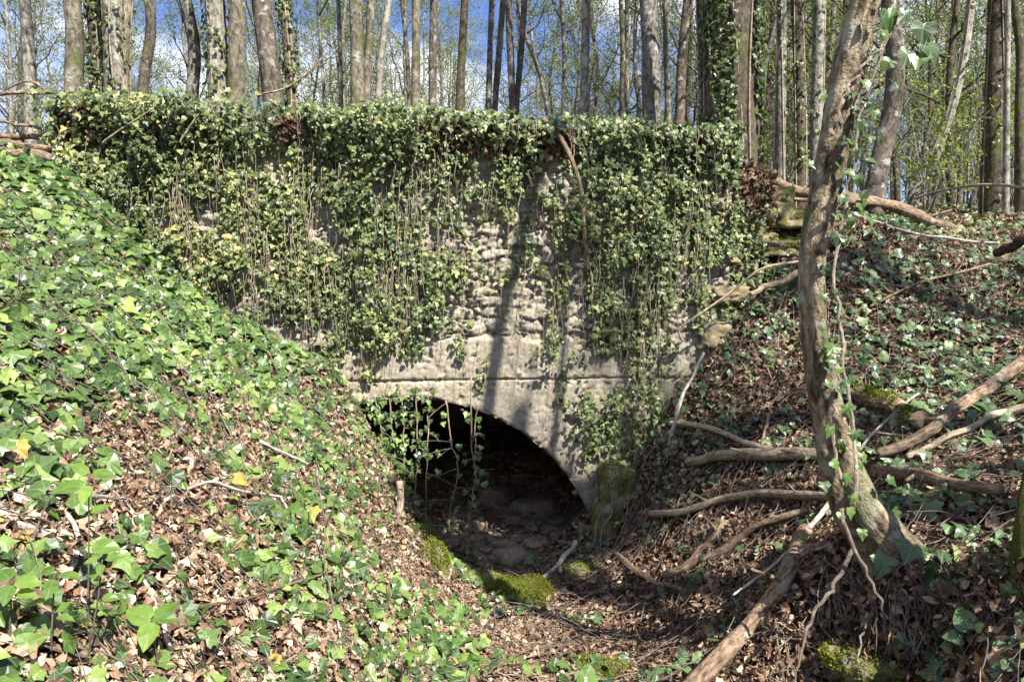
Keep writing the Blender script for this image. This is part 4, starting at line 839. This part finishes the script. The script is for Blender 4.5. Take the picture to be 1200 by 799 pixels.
# ------------------------------------------------------------------ fallen branches, sticks, logs
def branch(name, pts, w, mat, label, forks=(), lift=None, group=None, cat='branch', seg=12, free_=None, rough=.22, taper=.6, moss=0):
    """pts on the picture, laid on the ground; w: thickness in picture pixels at the first and last point"""
    if free_ is None: P = np.array([hit(*p) for p in pts])
    else: P = at([p[0] for p in pts], [p[1] for p in pts], np.array(free_, float))
    dep = P[:, 1]; ww = np.interp(np.linspace(0, 1, len(pts)), [0, 1], w if isinstance(w, tuple) else (w, w * taper)); r = ww * dep / FPX / 2 * .78
    if free_ is None: P[:, 2] += r * .8 + .04 + (lift or 0)
    n = max(16, 7 * len(pts)); Q_, r_ = spline(P, n, r); sd = int(abs(pts[0][0] * 7 + pts[0][1])); Q_ += (np.stack([noise3(np.linspace(0, 6, n), i * 9., 0, sd) for i in range(3)], -1) - .5) * r_[:, None] * 1.2
    if free_ is None: Q_[:, 2] = np.maximum(Q_[:, 2], hz(Q_[:, 0], Q_[:, 1]) + r_ * .25)
    if free_ is None: BRP.append(np.column_stack([Q_, r_]))
    o = thing(name, Q_[0], label, cat, group); m_ = MB(); addtube(m_, Q_, r_, seg, rough=rough, seed=sd, ridges=.09, nr=4, fscale=9)
    child(m_, 'stem', mat, o)
    if moss:
        k = rng.integers(1, n - 1, moss); a = rng.normal(math.pi / 2, .75, moss); T = unit(np.gradient(Q_, axis=0))[k]; S = unit(np.cross(T, [0, 0, 1.])); N_ = np.cross(S, T)
        od = S * np.cos(a)[:, None] + N_ * np.sin(a)[:, None]; p = Q_[k] + T * rng.uniform(-.02, .02, (moss, 1)) + od * (r_[k] * rng.uniform(.95, 1.12, moss))[:, None]; kk = fbm(p[:, 0] * 14, p[:, 1] * 14, p[:, 2] * 14, 4, 3) > .42
        mm = MB(); scatter(mm, BUD, p[kk], rdir(kk.sum()), od[kk] + .8 * rdir(kk.sum()), rng.uniform(.008, .02, kk.sum()), rng.random(kk.sum())); child(mm, 'moss', MOSS_TUFT, o, False)
    if np.max(ww) >= 6 and cat != 'sapling':
        q3 = np.random.default_rng(sd)
        for _ in range(q3.integers(1, 4)):
            i = q3.integers(2, n - 2); d = unit(np.cross(Q_[min(i + 1, n - 1)] - Q_[i - 1], q3.normal(size=3)) + 1.6 * (Q_[min(i + 1, n - 1)] - Q_[i - 1])); d[2] = abs(d[2]); L_ = r_[i] * q3.uniform(1.5, 5); t_ = np.linspace(0, 1, 6)[:, None]
            m2 = MB(); addtube(m2, Q_[i] + d * L_ * t_ + q3.normal(size=3) * .15 * L_ * t_**2, r_[i] * q3.uniform(.5, .9) * np.linspace(.6, .22, 6), 7, rough=.2, seed=sd); child(m2, 'broken_twig', mat, o)
    for fp, fw in forks:
        m_ = MB(); d0 = np.linspace(0, 1, len(fp)); 
        B = np.array([hit(*p) for p in fp]) if free_ is None else at([p[0] for p in fp], [p[1] for p in fp], np.full(len(fp), float(np.mean(free_))))
        i = np.argmin(((pix(Q_)[0] - fp[0][0])**2 + (pix(Q_)[1] - fp[0][1])**2)); B[0] = Q_[i]
        if free_ is None: B[1:, 2] += .045
        b_, _ = spline(B, 14, np.ones(len(B)))
        if free_ is None: BRP.append(np.column_stack([b_, np.full(14, .012)]))
        rr = np.linspace(fw, fw * .4, 14) * B[:, 1].mean() / FPX / 2; addtube(m_, b_, rr, 8, rough=rough, seed=sd + 1); child(m_, 'side_branch', mat, o)
    return o
branch('fallen_branch', [(980, 606), (905, 598), (850, 604), (800, 617), (762, 616)], (13, 10), WOOD_PALE, 'pale bent branch propped against the foot of the leaning tree', lift=.05)
branch('fallen_log', [(968, 552), (900, 550), (840, 551), (803, 556)], (20, 12), WOOD_PALE, 'thick pale log ending left of the leaning trunk', lift=.03)
branch('fallen_branch', [(918, 546), (875, 532), (830, 516), (786, 508)], (10, 8), WOOD_PALE, 'straight pale branch slanting down onto the thick pale log', lift=.03)
branch('fallen_log', [(1025, 568), (1080, 580), (1130, 590), (1172, 598)], (22, 18), WOOD_BROWN, 'split brown log right of the leaning trunk', lift=.02)
branch('fallen_branch', [(1028, 556), (1075, 535), (1120, 500), (1165, 468), (1205, 442)], (14, 22), WOOD_BROWN, 'thick brown branch rising to the right edge', lift=.05)
branch('fallen_branch', [(1060, 552), (1110, 528), (1160, 504), (1205, 488)], (9, 11), WOOD_PALE, 'pale branch under the thick brown branch at right', lift=.02)
branch('mossy_log', [(1005, 476), (1040, 490), (1082, 512)], (24, 30), WOOD_BROWN, 'short log with a bright moss top behind the leaning trunk', lift=.0, moss=3200)
branch('fallen_log', [(945, 645), (925, 690), (890, 735), (855, 775), (820, 820), (790, 855)], (26, 30), WOOD_BROWN, 'long bare log running down to the bottom edge', lift=.02)
branch('fallen_branch', [(975, 612), (940, 652), (900, 690), (858, 722)], (8, 4), WOOD_GREY, 'thin grey branch lying across the long bare log', lift=.07, forks=[([(935, 655), (955, 655), (980, 645)], 5)])
branch('fallen_branch', [(945, 612), (880, 636), (840, 660), (780, 690)], (11, 12), WOOD_BROWN, 'brown branch below the pale bent branch', lift=.02)
branch('fallen_branch', [(850, 620), (830, 645), (800, 672)], (14, 10), WOOD_BROWN, 'stubby brown branch wedged under the pale bent branch')
branch('fallen_branch', [(716, 656), (745, 678), (770, 694), (806, 704)], (9, 9), WOOD_BROWN, 'brown branch among dead leaves right of the arch mouth', lift=.01)
branch('white_stick', [(638, 688), (655, 672), (676, 648)], (6, 8), WOOD_GREY, 'white stick leaning at the right of the arch mouth', lift=.03)
branch('fallen_log', [(868, 204), (900, 214), (960, 226), (1030, 238), (1080, 254), (1132, 278)], (13, 18), WOOD_BROWN, 'long log lying along the crest of the right bank', free_=[7.2, 7.2, 7.3, 7.3, 7.2, 7.0], forks=[([(1030, 238), (995, 236), (960, 236), (895, 230)], 9)])
branch('fallen_branch', [(880, 344), (905, 334), (945, 318)], (7, 10), WOOD_PALE, 'pale broken branch between the stepped stones and leaning trunk', free_=[6.0, 6.0, 5.9])
branch('fallen_branch', [(945, 305), (893, 316), (860, 340), (820, 368), (797, 386), (800, 400)], (4, 3), WOOD_PALE, 'thin bowed branch crossing the broken wall end', free_=[5.6, 5.65, 5.7, 5.75, 5.8, 5.8])
branch('fallen_branch', [(784, 520), (800, 465), (812, 440), (825, 414)], (6, 4), WOOD_GREY, 'pale stick standing against the right foot of the wall', free_=[5.5, 5.55, 5.6, 5.65])
branch('hanging_branch', [(638, 138), (658, 165), (675, 200), (684, 235), (686, 290), (690, 315)], (8, 6), WOOD_BROWN, 'dead curved branch hanging from the wall top over the ivy', free_=[5.86, 5.78, 5.74, 5.76, 5.8, 5.84])
branch('hanging_branch', [(612, 190), (622, 215), (627, 240), (632, 268)], (4, 3), WOOD_DARK, 'short thin dark branch hanging left of the curved dead one', free_=[5.85, 5.84, 5.86, 5.9])
branch('fallen_branch', [(1205, 282), (1185, 290), (1168, 298)], (15, 13), WOOD_DARK, 'dark thick branch end jutting in at the right edge', free_=[4.9, 5.1, 5.3])
branch('bowed_branch', [(1205, 222), (1160, 216), (1110, 222), (1070, 234)], (5, 3), WOOD_PALE, 'thin bowed branch arching across the wood at right', free_=[5.0, 5.4, 5.9, 6.4])
branch('fallen_branch', [(1000, 560), (1020, 530), (1055, 495), (1075, 480)], (4, 3), WOOD_GREY, 'thin pale forked twig before the mossy log', lift=.06, forks=[([(1055, 495), (1085, 470), (1080, 430)], 3), ([(1030, 515), (1070, 520), (1100, 515)], 3)])
branch('fallen_branch', [(900, 500), (896, 520), (890, 545)], (5, 3), WOOD_BROWN, 'short upright stub right of the pale sloping branch', lift=.05)
branch('fallen_branch', [(1020, 370), (1050, 355), (1085, 340), (1160, 320)], (4, 3), WOOD_BROWN, 'thin brown stick high on the right bank', lift=.03)
branch('fallen_branch', [(1000, 262), (1060, 280), (1110, 290), (1170, 296)], (4, 4), WOOD_GREY, 'thin grey stick lying under the crest log', lift=.03)
# left bank
branch('pale_stick', [(32, 593), (75, 598), (110, 602), (148, 605)], (6, 7), WOOD_GREY, 'whitish stick lying level at far left', lift=.02, forks=[([(100, 600), (135, 585), (180, 575)], 4)])
branch('pale_stick', [(0, 545), (28, 562), (58, 592), (82, 622), (95, 650)], (8, 7), WOOD_GREY, 'grey crooked stick crossing under the whitish level stick', lift=.0)
branch('pale_stick', [(82, 565), (90, 580), (95, 595)], (7, 6), WOOD_GREY, 'short pale stub standing above the whitish level stick')
branch('pale_stick', [(0, 610), (15, 628), (35, 635), (65, 642)], (13, 8), WOOD_GREY, 'thick grey broken stick at the left edge', lift=.0)
branch('pale_stick', [(95, 672), (85, 690), (74, 712)], (9, 7), WOOD_GREY, 'stout pale stick rising through the seedlings', lift=.02)
branch('pale_stick', [(215, 592), (248, 582), (285, 590), (332, 597)], (6, 4), WOOD_GREY, 'forked pale stick in the middle of the left bank', lift=.02, forks=[([(248, 582), (255, 572), (245, 605)], 7), ([(325, 596), (345, 620), (350, 632)], 3)])
branch('fallen_branch', [(0, 725), (20, 715), (45, 738), (70, 770), (105, 800)], (22, 14), WOOD_BROWN, 'thick weathered branch in the lower left corner', lift=.02)
branch('fallen_branch', [(235, 738), (290, 726), (340, 706), (392, 688)], (5, 3), WOOD_BROWN, 'thin dark stick rising right at the lower left', lift=.04)
branch('fallen_branch', [(112, 640), (140, 665), (172, 700), (190, 740)], (8, 6), WOOD_GREY, 'pale rotten stick behind the seedlings', lift=.0)
branch('fallen_branch', [(185, 740), (195, 760), (200, 790)], (8, 6), WOOD_GREY, 'pale stick end near the bottom edge at left', lift=.02)
branch('standing_stub', [(470, 632), (469, 600), (468, 566)], (9, 10), WOOD_PALE, 'pale broken stub standing upright on the left bank edge', free_=[5.0, 5.02, 5.03])
branch('sapling', [(392, 720), (387, 690), (380, 655), (382, 620), (376, 585), (370, 545)], (3.4, 2), TWIG, 'bare grey sapling stem leaning left on the bank', free_=[2.9, 3.0, 3.06, 3.14, 3.2, 3.3], forks=[([(380, 620), (395, 580), (400, 545)], 2)], cat='sapling')
branch('sapling', [(395, 735), (398, 760), (402, 795)], (3, 3), WOOD_GREY, 'short bare stem below the leaning sapling', lift=.03, cat='sapling')
branch('fallen_branch', [(305, 535), (330, 545), (362, 560)], (5, 3), WOOD_GREY, 'short grey twig in the ivy above the forked stick', lift=.04)
branch('dead_branch', [(-10, 109), (25, 110), (70, 109)], (6, 6), WOOD_BROWN, 'dead branch jutting level from the upper left edge', free_=[5.5, 5.55, 5.6], forks=[([(55, 108), (42, 98), (28, 96), (5, 106)], 4)])
branch('dead_branch', [(-10, 141), (20, 146), (52, 152)], (5, 4), WOOD_BROWN, 'lower dead branch beneath the level one at upper left', free_=[5.3, 5.4, 5.5])
for k, (py, w, Y, lb) in enumerate([(160, 9, 5.3, 'topmost of the rotten logs heaped at upper left'), (170, 12, 5.2, 'middle rotten log of the heap at upper left'), (182, 14, 5.1, 'reddish lowest rotten log of the heap at upper left')]):
    branch('rotten_log', [(-15, py - 3), (20, py), (60, py + 2)], (w, w * .9), WOOD_BROWN, lb, free_=[Y, Y + .1, Y + .25], group='rotten logs at the upper left', cat='log')
branch('thin_stick', [(120, 168), (140, 153), (180, 127)], (3, 2), WOOD_PALE, 'thin pale stick slanting up over the ivy at upper left', free_=[5.45, 5.42, 5.4])
branch('thin_stick', [(211, 168), (222, 150), (232, 135)], (3, 2), WOOD_PALE, 'short pale stick right of the slanting one on the ivy', free_=[5.45, 5.43, 5.4])
branch('thin_branch', [(300, 112), (345, 98), (385, 60)], (3, 2), WOOD_BROWN, 'thin branch curving up over the wall crest', free_=[7.5, 7.6, 7.8])
# white dead sticks at the right arch foot
for k, (pp, lb) in enumerate([([(684, 655), (697, 632), (699, 612), (709, 590)], 'thin pale stem left of the two beside the arch foot'), ([(703, 650), (706, 618), (717, 600), (715, 570)], 'thin pale stem right of the two beside the arch foot'), ([(720, 640), (733, 610), (737, 575)], 'curved thin stem under the moss capped block')]):
    branch('dead_stalk', pp, (2.2, 1.5), STEM, lb, free_=np.linspace(5.4, 5.6, len(pp)))

# ------------------------------------------------------------------ leaf litter and ground ivy
def scatter_area(N, x0, x1, y0, y1):
    x = rng.uniform(x0, x1, N); y = rng.uniform(y0, y1, N); return x, y
def clear(P, ex, keep=0.):
    B = np.concatenate(BRP); ok = np.ones(len(P), bool)
    for i in range(0, len(P), 4000):
        d = np.sqrt(((P[i:i + 4000, None] - B[None, :, :3])**2).sum(-1)) - B[None, :, 3]; ok[i:i + 4000] = d.min(1) > ex
    return ok | (rng.random(len(P)) < keep)
def free(x, y): return ~((x > XL - .1) & (x < XR + .05) & (y > yw(x) - .08) & (y < yw(x) + .5))
ml = MB()
for N, (a0, a1, b0, b1), s0, s1 in [(96000, (-4.6, 5.8, .6, 7.2), .02, .055), (34000, (-1.8, 2.8, 1.0, 4.6), .018, .052), (9000, (2.0, 9, 6.5, 14), .06, .10), (5000, (-4.3, 2.2, 6.4, 8), .05, .08)]:
    x, y = scatter_area(N, a0, a1, b0, b1); k = free(x, y); x, y = x[k], y[k]
    P = np.column_stack([x, y, hz(x, y)]); px, py = pix(P); k = (px > -700) & (px < 1900) & (py < 1500)
    gi = ground_ivy(px, py); hum = ((px < 330) & (py < 470)); k &= ~(hum & (rng.random(len(x)) < .55)); 
    k &= ~((np.hypot(x - AX, 0) < AR) & (y > yw(x) - .05) & (rng.random(len(x)) < .5))
    x, y, P, px = x[k], y[k], P[k], px[k]; n = len(x); nr = hn(x, y)
    Nn = nr + rng.normal(size=(n, 3)) * .55; P = P + nr * (rng.random(n)**2 * .045 + .008)[:, None]
    cl = fbm(x * 3, y * 3, 0, 99)
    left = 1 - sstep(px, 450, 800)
    ck = clear(P, .004); x, y, P, px, nr, Nn, cl, left = [v[ck] for v in (x, y, P, px, nr, Nn, cl, left)]; n = len(x)
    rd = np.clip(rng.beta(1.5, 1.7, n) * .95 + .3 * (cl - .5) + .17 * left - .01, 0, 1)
    scatter(ml, DEAD, P, Nn, rdir(n), rng.uniform(s0, s1, n), rd)
n = 3200; y = rng.uniform(0, 5, n); x = rng.uniform(AX - 1.5, AX + 1.7, n); P = np.column_stack([x, yw(x) + y, -.72 + .12 * (fbm(x * 3, y * 3, 0, 13) - .5) + rng.random(n) * .03])
scatter(ml, DEAD, P, rdir(n) * .5 + [0, 0, 1], rdir(n), rng.uniform(.03, .07, n), rng.uniform(.2, .9, n))
litter_o = ml.build('leaf_litter', LITTER, None, False); tag(litter_o, 'carpet of dry brown dead leaves over the ditch and banks', 'dead leaves', kind='stuff')

gi_l, gi_r = MB(), MB()
def ivy_ground(N, box, s0, s1, dense=1.0):
    x, y = scatter_area(N, *box); k = free(x, y); x, y = x[k], y[k]
    P = np.column_stack([x, y, hz(x, y)]); px, py = pix(P); k = (px > -700) & (px < 1900) & (py < 1500); x, y, P, px, py = x[k], y[k], P[k], px[k], py[k]
    d = ground_ivy(px, py); n_ = fbm(x * 2.6, y * 2.6, 0, 111, 4)
    d = np.where((x < XL + .1) & (y > 5.0), d * .25, d); p = np.clip((d * 1.15 - (n_ - .45) * 2.5 * (1.05 - d)) * dense, 0, 1); k = rng.random(len(x)) < p
    k &= ~((np.abs(x - AX) < AR - .1) & (y > yw(x) - .3) & (P[:, 2] < .3) & (rng.random(len(x)) < .9))
    x, y, P, px = x[k], y[k], P[k], px[k]; n = len(x); nr = hn(x, y)
    lift = .012 + rng.random(n)**1.3 * .07
    Nn = nr * .6 + np.array([.12, -.5, .4]) + rng.normal(size=(n, 3)) * .42
    P = P + np.array([0, 0, 1.0]) * lift[:, None] + nr * .01
    tip = np.column_stack([rng.normal(0, 1, n), rng.normal(-.35, .8, n), rng.normal(-.3, .4, n)])
    ck = clear(P, .02, .2); x, y, P, px, nr, Nn, tip = [v[ck] for v in (x, y, P, px, nr, Nn, tip)]; n = len(x)
    co = fbm(x * 1.7, y * 1.7, 0, 117, 3) * 12; tip = tip * .7 + np.column_stack([np.cos(co), np.sin(co) - .3, -.2 + 0 * co])
    sz = rng.uniform(s0, s1, n) * np.where(x > .4, np.clip(y / 2.6, .55, 1), np.clip(y / 2.0, .75, 1.1)) * (.62 + .8 * fbm(x * 2.2, y * 2.2, 0, 118, 3)) * np.exp(rng.normal(0, .18, n)); rd = np.clip(rng.beta(1.6, 1.8, n) + .45 * (fbm(x * 1.8, y * 1.8, 0, 115, 3) - .5), 0, 1)
    rd = np.where(rng.random(n) < .994, np.minimum(rd, .96), 1.0)
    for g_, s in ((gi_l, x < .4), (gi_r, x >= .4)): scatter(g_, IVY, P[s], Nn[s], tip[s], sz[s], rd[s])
ivy_ground(30000, (-4.6, .5, .7, 6.2), .036, .076)
ivy_ground(18500, (.4, 6.0, .6, 7.4), .036, .074, 1.02)
ivy_ground(2500, (2.2, 9, 7, 13), .06, .10, .8)
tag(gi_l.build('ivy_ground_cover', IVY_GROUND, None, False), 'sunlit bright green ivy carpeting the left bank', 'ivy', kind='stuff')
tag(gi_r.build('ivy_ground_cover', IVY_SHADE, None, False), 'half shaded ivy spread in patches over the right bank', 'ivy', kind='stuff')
# runners of the ground ivy
mr = MB()
for k in range(800):
    x = rng.uniform(-3.6, 4.8); y = rng.uniform(1.1, 6.2); a = rng.uniform(0, 6.28); n = 16; L = rng.uniform(.4, 1.3); aa = a + np.cumsum(rng.normal(0, .22, n)); xx = x + np.cumsum(np.cos(aa)) * L / n; yy_ = y + np.cumsum(np.sin(aa)) * L / n
    if not free(xx, yy_).all(): continue
    zz = hz(xx, yy_) + .02 + .035 * noise3(np.arange(n) * .5, k * 3.1, 0, 4); addtube(mr, np.column_stack([xx, yy_, zz]), np.linspace(.0035, .0018, n), 4, rnd=rng.random(), cap=False)
tag(mr.build('ivy_runners', STEM), 'thin ivy runners trailing over the banks', 'ivy runners', kind='stuff')
# fine twigs and stalks littered over the ground
mt = MB()
for k in range(4800):
    x = rng.uniform(-3.2, 4.6); y = rng.uniform(1.1, 6.3)
    if not free(np.array([x]), np.array([y]))[0]: continue
    L = rng.uniform(.06, .42) * (1.0 if y > 2 else .7); a = rng.uniform(0, 6.28); n = 7; t_ = np.linspace(0, 1, n)
    xx = x + math.cos(a) * L * t_ + .03 * rng.normal() * t_**2; yy_ = y + math.sin(a) * L * t_ + .06 * rng.normal() * t_**2
    zz = hz(xx, yy_) + .02 + rng.uniform(0, .05) + rng.uniform(-.01, .10) * t_ + rng.normal(size=n) * .003
    addtube(mt, np.column_stack([xx, yy_, zz]), np.linspace(rng.uniform(.0016, .0045), .001, n), 4, rnd=rng.random(), cap=False)
tag(mt.build('fine_twigs', TWIG), 'fine dry twigs and stalks littered over both banks', 'twigs', kind='stuff')

# seedlings with broad bright leaves in the lower left corner
def seedling(pp, Y, n, lb, s0=.06):
    P = at([p[0] for p in pp], [p[1] for p in pp], np.full(len(pp), Y)); b = P[0].copy(); gz = float(hz(b[0], b[1]))
    if b[2] > gz: P = np.concatenate([[[b[0], b[1], gz - .02]], P])
    Q_ = spline(P, 16); o = thing('seedling', Q_[0], lb, 'seedling', 'young seedlings on the lower left bank'); m_ = MB(); addtube(m_, Q_, np.linspace(.0035, .0015, 16), 5); child(m_, 'stem', TWIG, o)
    lv = MB(); i = np.concatenate([[15, 15, 14], rng.integers(8, 16, max(n - 3, 0))]); a = np.arange(n) * 2.5; i = i[:n]
    tip = np.column_stack([np.cos(a), np.sin(a) * .8, rng.normal(.05, .15, n)]); scatter(lv, HEART, Q_[i] + tip * .012, np.array([.1, -.35, .9]) + rdir(n) * .25, tip, rng.uniform(s0, s0 * 1.5, n), rng.random(n)); child(lv, 'leaves', SEEDLING, o, False)
seedling([(60, 760), (62, 710), (64, 672)], 1.55, 7, 'tallest bright seedling at lower left with broad leaves', .036)
seedling([(10, 770), (12, 720), (14, 680)], 1.5, 6, 'bright seedling at the left edge with wide leaves', .04)
seedling([(103, 720), (104, 640), (104, 556)], 1.75, 6, 'seedling on a tall dark stalk left of centre bank', .05)
seedling([(105, 760), (115, 700), (120, 655)], 1.65, 7, 'bright seedling right of the tallest one', .03)
seedling([(185, 775), (180, 750), (178, 725)], 1.85, 4, 'small single stemmed seedling with ribbed leaf at lower left', .06)
seedling([(470, 800), (475, 780), (478, 760)], 2.7, 6, 'leafy seedling at the bottom edge left of the dead leaf path', .04)
seedling([(545, 800), (548, 785), (550, 770)], 2.9, 6, 'small seedling at the bottom edge nearest the moss cushion', .035)
